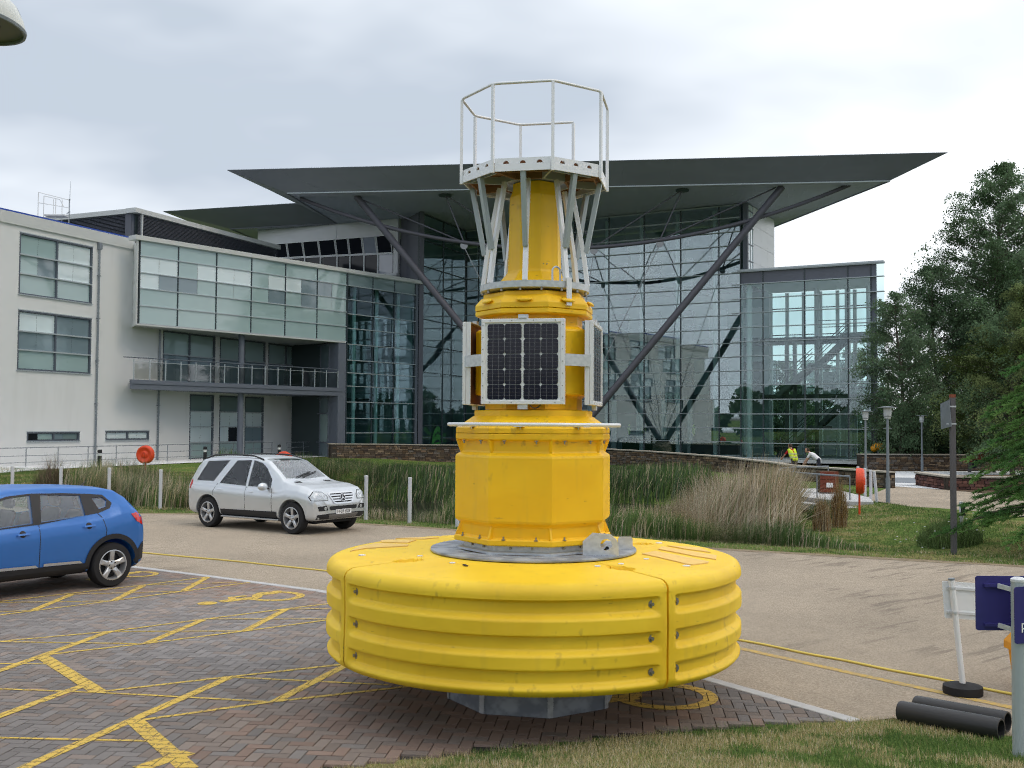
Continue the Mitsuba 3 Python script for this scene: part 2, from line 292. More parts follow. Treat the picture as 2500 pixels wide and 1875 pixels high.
# painted markings: cut by the joints, one thin sheet on each brick
tops = [sg.Polygon([tuple(BO + (a * bu + b * bv) * BS) for a, b in ((x + .04, y + .04), (x + w - .04, y + .04), (x + w - .04, y + h - .04), (x + .04, y + h - .04))]) for x, y, w, h in rects]
tree = shapely.STRtree(tops)
def paint(name, shapes, label, mtl='line_yellow'):
    u = unary_union(shapes); hit = tree.query(u)
    ps = []
    for k in hit:
        g = tops[k].intersection(u)
        ps += [q for q in getattr(g, 'geoms', [g]) if isinstance(q, sg.Polygon) and q.area > 1e-5]
    obj(name, flat(sg.MultiPolygon(ps), .0365), mtl, kind='structure', label=label)
th, tk, tw = .056, .105, .042
Lf = lambda w, *ps: [line(p, w) for p in ps]
paint('bay_marking', Lf(th, [(-7.9, 14.4), (-7.29, 15.11), (-5.78, 16.73), (-4.75, 18.0)], [(-7.3, 13.4), (-6.78, 14.06), (-5.72, 15.25), (-4.18, 17.09)]) + Lf(tw, [(-7.25, 15.03), (-5.71, 15.22)], [(-6.54, 15.78), (-4.99, 16.13)], [(-5.78, 16.73), (-4.41, 17.04)], [(-7.6, 14.1), (-6.5, 14.42)])
      + Lf(tk, [(-6.51, 14.45), (-6.54, 15.78)], [(-5.72, 15.25), (-5.79, 16.68)], [(-5.0, 16.18), (-5.05, 17.6)]), 'cross-hatched yellow strip of bay lines beside the blue car')
paint('bay_marking', Lf(th, [(-6.5, 12.07), (-5.96, 12.39), (-4.92, 13.01), (-4.02, 13.84), (-3.1, 14.67), (-2.1, 15.5)], [(-5.13, 11.69), (-4.23, 12.33), (-3.28, 13.09), (-2.4, 13.85), (-1.5, 14.6)])
      + Lf(tw, [(-5.96, 12.37), (-4.34, 12.31)], [(-4.92, 13.01), (-3.3, 13.09)], [(-4.03, 13.87), (-2.42, 13.92)], [(-3.1, 14.64), (-1.7, 14.75)], [(-5.9, 11.26), (-4.91, 11.26)])
      + Lf(tk, [(-5.36, 10.5), (-5.26, 10.95), (-4.92, 13.01)], [(-4.23, 12.33), (-4.01, 13.8)], [(-3.28, 13.09), (-3.1, 14.67)]) + Lf(.15, [(-5.13, 11.62), (-3.92, 10.12)]), 'cross-hatched yellow strip of bay lines ending in a thick bar, left of the float')
paint('bay_marking', Lf(th, [(-3.91, 10.12), (-2.91, 10.7), (-1.73, 11.35), (-.4, 12.2)], [(-3.17, 9.18), (-2.24, 9.77), (-1.36, 10.21), (-.6, 10.6)])
      + Lf(tw, [(-5.4, 10.25), (-4.9, 10.2), (-3.89, 10.09), (-2.24, 9.8)], [(-2.83, 10.73), (-1.2, 10.45)], [(-4.5, 8.68), (-4.14, 8.64), (-2.9, 8.58)])
      + Lf(tk, [(-3.66, 7.6), (-3.58, 8.01), (-2.83, 10.73)], [(-2.17, 9.8), (-1.74, 11.31)], [(-4.55, 8.9), (-4.45, 9.28), (-4.16, 10.36)]) + Lf(.15, [(-3.24, 9.17), (-2.38, 7.9)], [(-2.75, 7.9), (-2.5, 8.3)]), 'cross-hatched yellow strip of bay lines nearest the camera, ending in a thick bar')
def wheelchair(o, ux, uy):
    """the seated symbol, local x along the head-to-wheel axis"""
    ux, uy = A(*ux), A(*uy)
    ring = sg.Point(0, 0).buffer(1, 32).difference(sg.Point(0, 0).buffer(.72, 32)).difference(sg.Polygon([(-.2, .1), (-1.4, -.15), (-1.4, 1.3), (-.35, 1.3)]))
    body = unary_union([line([(-1.95, .05), (-.55, .12)], .42), line([(-.62, .1), (-.35, .62), (.35, .62)], .34), line([(-1.5, .1), (-1.3, .62), (-.75, .66)], .24), line([(.25, .62), (.6, 1.0)], .3)])
    s = unary_union([ring, body, sg.Point(-2.4, .0).buffer(.32, 16)])
    return shapely.affinity.affine_transform(s, [ux[0], uy[0], ux[1], uy[1], o[0], o[1]])
import shapely.affinity
paint('wheelchair_marking', [wheelchair((-3.5, 15.72), (.34, .27), (-.27, .34))], 'painted yellow wheelchair symbol in the bay left of the float')
paint('wheelchair_marking', [wheelchair((1.47, 10.1), (.47, .17), (-.17, .47))], 'painted yellow wheelchair symbol half hidden under the float')
paint('wheelchair_marking', [wheelchair((-6.3, 17.88), (.22, .25), (-.25, .22))], 'painted yellow wheelchair symbol by the rear wheel of the blue car')
obj('worn_road_line', flat(line([(2.2, 12.95), (2.67, 12.3), (3.6, 11.08), (4.64, 9.78), (5.6, 8.6)], .11), .0242), 'line_worn', kind='structure', label='worn faded yellow line on the buff road')
cab = np.array([(-12, 23.6), (-9.5, 22.2), (-7.31, 20.89), (-5.2, 19.7), (-3.22, 18.47), (-1, 16.75), (.8, 14.98), (2.1, 13.5), (2.74, 12.75), (3.35, 12.03), (3.8, 11.5), (4.35, 10.86), (4.86, 10.24), (5.8, 9.1)])
tt = np.linspace(0, 1, 90); sk = np.linspace(0, 1, len(cab)); cx_, cy_ = np.interp(tt, sk, cab[:, 0]), np.interp(tt, sk, cab[:, 1])
cx_ += .018 * np.sin(tt * 61); obj('yellow_cable', pipe(np.column_stack([cx_, cy_, cx_ * 0 + .034]), .0145, 6), 'cable_yellow', smooth=True, label='long yellow cable lying across the buff road behind the buoy', cat='cable')

ln = sg.LineString([(x, np.interp(x, EX, EY)) for x in np.arange(-24, 20, .11)]); q = np.array(ln.coords); rs = np.random.default_rng(17)
wob = meshkit.fbm(np.column_stack([q * 1.6, q[:, 0] * 0]), 4, 6); lo_, hi_ = q + [0, -.02] - np.column_stack([wob * 0, wob * .34]), q + [0, .12] + np.column_stack([wob * 0, wob * .1])
obj('soil_edge', flat(sg.Polygon(np.vstack([lo_, hi_[::-1]])).buffer(0), .0245), 'soil_dry', kind='structure', label='ragged strip of dry soil where the verge meets the buff road')
# ------------------------------------------------------------------ grasses
def blades(P, h, w, lean, col, seg=1, seed=0, bend=.5):
    """grass blades: one triangle each (seg 1) or three (seg 2), with a colour per blade, paler towards its own tip"""
    r = np.random.default_rng(seed); n = len(P); P = np.asarray(P, float); h = np.broadcast_to(h, (n,)); w = np.broadcast_to(w, (n,))
    a = r.random(n) * 2 * np.pi; b = r.random(n) * 2 * np.pi; L = np.abs(r.normal(0, lean, n))
    side = np.stack([np.cos(a), np.sin(a), a * 0], 1) * (w / 2)[:, None]
    off = np.stack([np.cos(b) * L * h, np.sin(b) * L * h, h * np.sqrt(np.maximum(1 - np.minimum(L, .95) ** 2, .1))], 1)
    col = np.asarray(col)
    if seg == 1:
        v = np.stack([P - side, P + side, P + off], 1).reshape(-1, 3); f = np.arange(3 * n).reshape(-1, 3); c = np.repeat(col, 3, 0)
    else:
        mid = P + off * np.array([.42 * bend * 1.2, .42 * bend * 1.2, .58])
        v = np.stack([P - side, P + side, mid + side * .8, mid - side * .8, P + off], 1).reshape(-1, 3)
        k = np.arange(n)[:, None] * 5; f = np.concatenate([k + [0, 1, 2], k + [0, 2, 3], k + [3, 2, 4]], 1).reshape(-1, 3); c = np.repeat(col, 5, 0)
    return (v, f), c
def mixcol(n, cs, ps, r, var=.25):
    k = r.choice(len(cs), n, p=np.array(ps) / sum(ps)); return np.array(cs)[k] * (1 - var / 2 + var * r.random((n, 1))) 
GREEN, GREEN2, DRY, TAN, PALE, RUST = (.10, .16, .045), (.065, .118, .034), (.38, .32, .17), (.41, .335, .225), (.52, .45, .34), (.23, .13, .06)
def turf(name, x0, x1, y0, y1, n, inside, h, w, label, seed, dryness=.4, lean=.5, bright=1.0):
    r = np.random.default_rng(seed); x, y = r.uniform(x0, x1, n), r.uniform(y0, y1, n); k = inside(x, y); x, y = x[k], y[k]
    P = np.stack([x, y, TZ(x, y) - .004], 1); d = meshkit.fbm(np.stack([x * 1.1, y * 1.1, x * 0], 1), 4, seed) + .35 * (meshkit.fbm(np.stack([x * 7, y * 7, x * 0], 1), 2, seed) - .5)
    dry = r.random(len(x)) < np.clip((d - .5) * 5 + dryness, .04, .96)
    c = bright * np.where(dry[:, None], mixcol(len(x), [DRY, (.27, .23, .11), PALE], [4, 3, 1], r), mixcol(len(x), [GREEN, GREEN2, (.125, .185, .05)], [3, 2, 2], r))
    m, c = blades(P, h * r.uniform(.55, 1.35, len(x)), w, lean, c, 1, seed); obj(name, m, 'grass', color=c, kind='stuff', label=label, cat='grass')
turf('grass', -3.4, 5.6, 6.4, 9.5, 150000, lambda x, y: (y < np.interp(x, BX, BY) + .03 + .05 * np.sin(x * 9) * np.sin(x * 23)) & (y > np.interp(x, BX, BY) - 2.1), .05, .0055, 'patchy mown grass in front of the buoy and brick paving', 1, .46, bright=1.35)
def verge(x, y): e = np.interp(x, EX, EY); return (y > e - .04 - .07 * np.sin(x * 3.1) * np.sin(x * 7.7)) & (y < e + 1.9)
turf('grass', -16, 16, 16, 36, 210000, verge, .065, .012, 'dry grass verge along the far edge of the buff road', 2, .62)
PATH = sg.Polygon([(12.45, 37.5), (12.9, 35.2), (13.15, 31.0), (13.55, 28.3), (15.2, 24.5), (18, 20.5), (27, 15), (40, 14), (40, 26), (26, 30), (20.3, 36), (18.6, 41.5), (18.1, 43.4), (16.6, 46.2), (15.9, 44.6), (14.6, 42)])
turf('grass', 7, 30, 19, 44, 190000, lambda x, y: (y > np.interp(x, EX, EY) + 1.5) & ~shapely.contains_xy(PATH.buffer(-.05), x, y) & (x < 14.2 + (30 - y).clip(0) * .9), .07, .014, 'short green lawn with clover on the mound right of the pond', 3, .06, bright=1.2)
turf('grass', -30, -6, 30.5, 52, 110000, lambda x, y: (y > np.interp(x, EX, EY) + 1.5) & (np.abs(x) < .52 * y) & (y < 49.5 - (x + 16) * .25), .09, .022, 'green grass bank below the white wing', 4, .12)
obj('path', flat(PATH, .018), 'road_tan', kind='structure', label='buff path curving up to the paved forecourt')
def reeds(name, n, xy, h, w, cs, ps, label, seed, lean=.22, seg=2, zoff=0.0, taper=None):
    r = np.random.default_rng(seed); x, y = xy(r, n); P = np.stack([x, y, TZ(x, y) - .03 + zoff], 1)
    cl = meshkit.fbm(np.stack([x * .55, y * .55, x * 0], 1), 3, seed)
    hh = h * (.45 + .75 * r.random(len(x))) * (.55 + .9 * cl) * (1 if taper is None else taper(x, y))
    c = mixcol(len(x), cs, ps, r, .5) * (.7 + .6 * meshkit.fbm(np.stack([x * 1.3, y * 1.3, x * 0], 1), 2, seed + 1))[:, None]
    m, c = blades(P, hh, w, lean, c, seg, seed); obj(name, m, 'grass', color=c, kind='stuff', label=label, cat='reeds')
def band(x0, x1, y0f, y1f):
    return lambda r, n: (lambda x: (x, y0f(x) + r.random(n) * (y1f(x) - y0f(x))))(r.uniform(x0, x1, n))
e2 = lambda k: (lambda x: np.interp(x, EX, EY) + k)
reeds('reeds', 26000, band(3.0, 10.2, lambda x: np.maximum(np.interp(x, EX, EY) + 2.6 + (8 - x).clip(0) * .3, (x - .45) / .262 + 1.2), lambda x: 42 + 0 * x), 1.72, .02, [TAN, PALE, (.25, .19, .11), GREEN], [5, 3, 3, 1], 'tall bleached tan reed bed right of the buoy', 21, .34, taper=lambda x, y: .35 + .65 * ss(.12, .215, x / y))
reeds('reeds', 36000, band(-13, 8.6, lambda x: 43.2 + 0 * x, lambda x: 60 + 0 * x), 0.95, .035, [GREEN2, GREEN, (.06, .095, .05), TAN, (.045, .06, .03)], [5, 3, 3, 2, 2], 'dark green reeds on the far bank of the pond', 22, .2, zoff=.1, taper=lambda x, y: 1 - .66 * ss(45.5, 52, y))
reeds('reeds', 15000, band(-1.8, 7.6, e2(1.5), e2(3.6)), .62, .014, [GREEN, (.09, .15, .05), TAN, GREEN2, PALE], [5, 4, 2, 3, 1], 'mixed rushes and grass along the near pond edge right of the buoy', 23, .3, taper=lambda x, y: (.3 + .7 * ss(7.7, 6.0, x)) * (.7 + .6 * meshkit.fbm(np.stack([x * 1.9, y * 0, x * 0], 1), 2, 4)))
reeds('reeds', 1500, band(-6.2, -1.6, e2(1.5), e2(2.2)), .36, .013, [GREEN, TAN, PALE], [3, 2, 2], 'thin rushes at the near pond edge behind the bollards', 24, .25)
reeds('reeds', 17000, band(-14.5, -8.2, lambda x: np.interp(x, EX, EY) + 2.3, lambda x: 40 + 0 * x), 1.25, .02, [TAN, GREEN, (.10, .13, .06), PALE, GREEN2], [4, 4, 3, 2, 2], 'tan and green grasses behind the silver car', 25, .22)
reeds('reeds', 9000, band(-9.5, -5.6, lambda x: 33.5 + 0 * x, lambda x: 43 + 0 * x), .85, .026, [GREEN2, GREEN, (.10, .12, .06), TAN, (.05, .06, .03)], [4, 3, 2, 2, 2], 'green reeds between the silver car and the stone wall', 26, .2)
def clump(cx, cy, rad): return lambda r, n: (lambda a, q: (cx + np.cos(a) * q, cy + np.sin(a) * q))(r.random(n) * 2 * np.pi, rad * np.sqrt(r.random(n)))
for lab, c, rad, h, n, cs, ps, lean in (('rust-brown grass tussock beside the handrail, leaning tall', (9.3, 29.9), .2, 1.6, 900, [RUST, (.29, .19, .075), TAN], [2, 3, 2], .15), ('low tan grass tussock at the end of the reed bed', (8.6, 29.2), .25, 1.1, 800, [(.31, .21, .1), TAN, RUST], [3, 3, 1], .15),
        ('bushy green grass clump with white flowers on the mound', (10.55, 25.4), .72, .78, 4200, [(.13, .20, .07), (.16, .22, .09), GREEN], [3, 3, 2], .42), ('feathery purple-brown grass tuft below the left railing', (-15.75, 36.2), .62, 1.55, 1500, [(.16, .105, .085), (.07, .085, .03), TAN], [3, 3, 1], .26),
        ('dark spiky plant beside the feathery grass tuft', (-14.25, 36.0), .3, 1.35, 140, [(.05, .05, .035), RUST], [2, 1], .3), ('green rush clump in front of the pale jetty', (9.75, 32.6), .6, .75, 1700, [GREEN2, GREEN], [3, 2], .35)):
    r = np.random.default_rng(len(lab)); x, y = clump(*c, rad)(r, n); P = np.stack([x, y, TZ(x, y) - .02], 1); dm = 1.08 - .62 * ((x - c[0]) ** 2 + (y - c[1]) ** 2) / rad ** 2
    m, cc = blades(P, h * dm * r.uniform(.45, 1.05, n), .014, lean, mixcol(n, cs, ps, r, .4), 2, n); obj('tussock', m, 'grass', color=cc, label=lab, cat='grass clump')
r = np.random.default_rng(5); fx, fy = r.uniform(9.6, 11.6, 46), r.uniform(24.6, 26.6, 46)
obj('white_flowers', join(*[disc(.022, 0, .012, 6, (a, b)) if 0 else move(disc(.022, 0, .012, 6), a, b, TZ(a, b) + r.uniform(.03, .62) * (k < 22) + .06) for k, (a, b) in enumerate(zip(fx, fy))]), 'white_paint', kind='stuff', label='small white flowers dotted over the grassy mound')
a = np.linspace(0, 2 * np.pi, 48, endpoint=False)
obj('pond_water', flat(sg.Polygon(np.column_stack([-1.5 + 12.4 * np.cos(a), 38 + 7.8 * np.sin(a)])), -.62), 'water', kind='structure', label='dark still pond water behind the bollards')
# ------------------------------------------------------------------ the buoy
BC = A(0.213, 10.09); PH = 11.2
def bp(r, th, z=0):                                   # polar round the buoy, th from the camera side towards the right
    t = math.radians(th); return A(BC[0] + r * math.sin(t), BC[1] - r * math.cos(t), z)
def bdir(th): t = math.radians(th); return A(math.sin(t), -math.cos(t), 0)
def btan(th): t = math.radians(th); return A(math.cos(t), math.sin(t), 0)
buoy = thing('navigation_buoy', 'large yellow navigation buoy with solar panels standing on the brick paving', 'buoy')
octo = lambda prof, ph=PH: lathe(prof, 8, ph - 90, BC)
# float: four moulded quarters
def float_quarter(t0):
    PR = []
    top = [(.90, 1.405), (1.0, 1.402)] + [(r_, 1.40 - .028 * ((r_ - 1) / .84) ** 1.6) for r_ in np.linspace(1.04, 1.845, 34)]
    sh = [(1.845 + .095 * math.sin(a), 1.3705 - .095 * (1 - math.cos(a))) for a in np.linspace(.12, math.pi / 2, 9)]
    zs = np.linspace(1.268, .585, 78)
    bo = [(1.94 - .14 * (1 - math.cos(a)), .585 - .105 * math.sin(a)) for a in np.linspace(.05, math.pi / 2, 9)]
    PR = top + sh + [(1.94, z) for z in zs] + bo + [(1.6, .475), (1.2, .47), (.76, .47), (.76, .9), (.90, .95)]
    PR = np.array(PR); n = 96
    th = np.linspace(.32, 89.68, n); e = np.minimum(th, 90 - th)
    th2 = t0 + th
    land = ss(2.6, 3.5, e)                             # grooves stop short of the joints
    R = np.repeat(PR[None, :, 0], n, 0); Z = np.repeat(PR[None, :, 1], n, 0)
    side = (PR[:, 0] > 1.85) & (PR[:, 1] < 1.272)
    g = np.zeros(len(PR))
    for zt, zb in ((1.235, 1.135), (.965, .86), (.70, .60)):
        g = np.maximum(g, ss(zt + .012, zt - .006, PR[:, 1]) * ss(zb - .055, zb + .005, PR[:, 1]))
    R = R - .05 * g[None] * side[None] * land[:, None]
    # bulge of the moulding, small waviness, hand-holes on the joints
    ang = np.radians(th2)
    wob = meshkit.fbm(np.stack([R * np.cos(ang)[:, None] * 2.2, R * np.sin(ang)[:, None] * 2.2, Z * 3], -1), 3, 4) - .5
    R = R + np.where(PR[None, :, 0] > 1.2, .016 * wob, 0); Z = Z + np.where(PR[None, :, 1] > 1.3, .002 * wob, 0)
    tp = (PR[:, 1] > 1.34) & (PR[:, 0] > 1)
    dx = R * np.radians(np.minimum(th, 90 - th))[:, None]
    hole = ss(1.15, .95, np.sqrt(((R - 1.33) / .125) ** 2 + (dx / .085) ** 2)) * tp[None]
    Z = Z - .075 * hole
    rnd = np.exp(-(np.radians(e) * 1.9 / .012) ** 2)[:, None] * np.where((PR[:, 0] > 1.0) & (PR[:, 1] > .5), .012, 0)[None]
    R = R - rnd * side[None]; Z = Z - rnd * tp[None]
    v = np.stack([BC[0] + R * np.sin(ang)[:, None], BC[1] - R * np.cos(ang)[:, None], Z], -1).reshape(-1, 3)
    k = len(PR); i, j = np.meshgrid(np.arange(n - 1), np.arange(k), indexing='ij'); j2 = (j + 1) % k
    f = tri(np.stack([i * k + j, i * k + j2, (i + 1) * k + j2, (i + 1) * k + j], -1).reshape(-1, 4))
    cap = flat(sg.Polygon(PR))[1] if False else None
    pv, pf = trimesh.creation.triangulate_polygon(sg.Polygon(np.column_stack([R[0], Z[0]])).buffer(0), engine='earcut')
    ends = []
    for a_ in (ang[0], ang[-1]):
        ends.append((np.column_stack([BC[0] + pv[:, 0] * math.sin(a_), BC[1] - pv[:, 0] * math.cos(a_), pv[:, 1]]), np.asarray(pf)))
    return (v, f), ends
SEAM = 32.6
for q_ in range(4):
    m, ends = float_quarter(SEAM + 90 * q_)
    fs_ = obj('float_section', m, 'float_yellow', buoy, smooth=32)
    for e_ in ends: obj('end_face', e_, 'float_yellow', fs_)
    for e_ in (3.9, 86.1):
        for z in (1.18, .908, .645):
            th = SEAM + 90 * q_ + e_
            if math.cos(math.radians(th)) < -.1: continue
            n_, t_ = bdir(th), btan(th)
            b = join(fr(lathe([(0, .002), (.031, .002), (.031, .009), (0, .009)], 14), bp(1.886, th, z), t_, (0, 0, 1), n_), fr(lathe([(0, .006), (.015, .006), (.015, .026), (0, .026)], 6), bp(1.886, th, z), t_, (0, 0, 1), n_))
            obj('bolt', b, 'steel_bolt', fs_)
def top_z(r_): return 1.40 - .028 * (max(r_ - 1, 0) / .84) ** 1.6
def top_patch(o, ux, uy, poly, up=.0075):
    """thin plate following the float's top; poly in metres along ux (outwards), uy"""
    g = sg.Polygon(poly).segmentize(.05)
    v, f = prism(g, -.012, up)
    w = np.array([o + x * ux + y * uy for x, y, _ in v]); rr = np.hypot(w[:, 0] - BC[0], w[:, 1] - BC[1])
    z = np.array([top_z(x) for x in rr]); return np.column_stack([w[:, :2], z + v[:, 2]]), f
for pl in ([(1.22, 9.85), (1.37, 10.07), (1.77, 9.45), (1.75, 9.39), (1.59, 9.23), (1.54, 9.25)], [(1.43, 10.25), (1.5, 10.5), (1.62, 10.32), (1.93, 9.92), (1.87, 9.64), (1.69, 9.82)], [(1.57, 10.61), (1.88, 10.57), (1.92, 10.16), (1.71, 10.37)],
           [(-1.54, 10.11), (-1.51, 10.5), (-1.36, 10.78), (-1.02, 10.53), (-1.02, 10.4), (-1.42, 10.3)], [(-1.37, 11.08), (-1.3, 11.15), (-.99, 11.02), (-1.05, 10.71), (-1.33, 10.88)], [(-1.24, 11.32), (-1.04, 11.36), (-.77, 11.26), (-.92, 11.12)]):
    obj('tread_pad', top_patch(A(0, 0, 0), A(1, 0, 0), A(0, 1, 0), pl, .010), 'tread_tan', buoy)
for r_, th in ((1.60, 55), (1.62, -79), (1.18, 39), (1.16, 60), (1.17, -38), (1.14, -66), (1.55, 122), (1.2, 26)):
    obj('marker_disc', move(disc(.034 if r_ > 1.5 else .026, 0, .006, 18), *bp(r_, th, top_z(r_) + .001)), 'white_paint', buoy)
m = join(*[move(ball((0, 0, 0), .012, 6, (1.6, 1, .5)), *bp(1.22 + .015 * k, -30 + .7 * k, top_z(1.22) + .006)) for k in range(4)])
obj('leaf_scrap', m, 'soil', buoy)
# galvanised collar
obj('deck_plate', lathe([(.70, 1.412), (.976, 1.412), (.979, 1.424), (.976, 1.434), (.72, 1.436)], 72, 0, BC), 'galv_dull', buoy, smooth=30)
obj('collar', octo([(.735, 1.436), (.735, 1.455), (.665, 1.46), (.665, 1.52)]), 'galvanised', buoy)
for k in range(8):
    for d in (-9, 9):
        th = PH + 22.5 + 45 * k + d
        if math.cos(math.radians(th)) < 0: continue
        obj('collar_bolt', fr(lathe([(0, 0), (.013, 0), (.013, .02), (0, .02)], 6), bp(.62, th, 1.49), btan(th), (0, 0, 1), bdir(th)), 'steel_bolt', buoy)
def eye_plate(th, r0, wide, tall, name):
    g = sg.Polygon([(-.03, 0), (wide, 0), (wide, tall * .45), (wide - .02, tall * .72), (wide - .07, tall * .95), (.055, tall), (-.03, tall * .62)]).difference(sg.Point(wide * .62, tall * .48).buffer(.052, 20))
    v, f = prism(g, -.011, .011)
    return (v, f)
# lifting lug, seen from its flat side, set across the deck plate
obj('lifting_lug', fr(eye_plate(0, 0, .29, .20, ''), bp(.84, 43, 1.434) + A(-.11, .02, 0), unit((1, -.14, 0)), (0, 0, 1), unit((-.14, -1, 0))), 'galvanised', buoy)
m = prism(sg.Polygon([(-.07, 0), (.07, 0), (.07, .10), (.055, .12), (-.055, .12), (-.07, .10)]), 0, .012)
obj('bracket', fr(m, bp(.88, 72, 1.436) + A(.02, .1, 0), unit((1, .1, 0)), (0, 0, 1), (.1, -1, 0)), 'galvanised', buoy)
# drum
k98 = 1 / .981
def o8(*p): return [(r_ * k98, z) for r_, z in p]
obj('drum', octo(o8((.60, 1.515), (.735, 1.515), (.748, 1.525), (.748, 1.562), (.738, 1.572), (.70, 1.572), (.687, 1.585), (.687, 1.672), (.70, 1.69), (.735, 1.715), (.743, 1.735), (.743, 2.300), (.736, 2.320), (.695, 2.345), (.687, 2.36), (.687, 2.452), (.697, 2.462), (.735, 2.464), (.741, 2.472), (.741, 2.512), (.735, 2.518))), 'tower_yellow', buoy)
obj('drum_lid', octo(o8((.73, 2.521), (.740, 2.524), (.740, 2.566), (.733, 2.576), (.72, 2.58), (.585, 2.675), (.567, 2.682), (.567, 2.728), (.558, 2.736), (.40, 2.738))), 'tower_yellow', buoy)
for k in range(8):
    th = PH + 45 * k; n_, t_ = bdir(th), btan(th)
    for z0, z1 in ((1.575, 1.70), (2.335, 2.462)):
        b = hull([bp(.66, th, z0) + s * t_ * .018 for s in (-1, 1)] + [bp(.66, th, z1) + s * t_ * .018 for s in (-1, 1)] + [bp(.752 if z0 < 2 else .706, th, z0) + s * t_ * .009 for s in (-1, 1)] + [bp(.70 if z0 < 2 else .752, th, z1) + s * t_ * .009 for s in (-1, 1)])
        obj('corner_rib', b, 'tower_yellow', buoy)
for k in range(8):
    for d, zz, rr, up in ((-12, 1.572, .712, 1), (12, 1.572, .712, 1), (-12, 2.455, .706, -1), (12, 2.455, .706, -1)):
        th = PH + 22.5 + 45 * k + d
        if math.cos(math.radians(th)) < 0: continue
        p = bp(rr, th, zz)
        obj('bolt', join(move(lathe([(0, -.004), (.018, -.004), (.018, .004), (0, .004)], 10), *p), move(lathe([(0, min(0, up * .028)), (.008, min(0, up * .028)), (.008, max(0, up * .028)), (0, max(0, up * .028))], 6), *p)), 'steel_bolt', buoy)
obj('fender_ring', pipe([bp(.815, 360 * k / 72, 2.602) for k in range(72)], .0175, 12, True), 'alu_white', buoy, smooth=True)
for k in range(8):
    th = PH + 22.5 + 45 * k
    obj('ring_bracket', join(beam(bp(.66, th, 2.585), bp(.825, th, 2.585), .075, .008), beam(bp(.70, th, 2.56), bp(.70, th, 2.60), .06, .008)), 'alu_white', buoy)
# middle section
obj('battery_housing', octo(o8((.40, 2.738), (.466, 2.742), (.466, 2.85), (.476, 2.868), (.55, 2.88), (.558, 2.89), (.558, 3.47), (.550, 3.487), (.476, 3.52), (.466, 3.54), (.466, 3.615), (.478, 3.622), (.558, 3.624), (.566, 3.632), (.566, 3.664), (.558, 3.67))), 'tower_yellow', buoy)
obj('housing_lid', octo(o8((.556, 3.674), (.567, 3.678), (.567, 3.722), (.560, 3.735), (.515, 3.79), (.49, 3.80), (.49, 3.83), (.47, 3.84), (.32, 3.845))), 'tower_yellow', buoy)
for k in range(8):
    th = PH + 22.5 + 45 * k; n_, t_ = bdir(th), btan(th)
    o = bp(.552, th, 3.752)
    obj('lid_pocket', fr(ball((0, 0, 0), 1, 14, (.078, .030, .028)), o - n_ * .012, t_, unit(A(0, 0, 1) * .8 - n_ * .6), n_), 'tower_yellow', buoy, smooth=True)
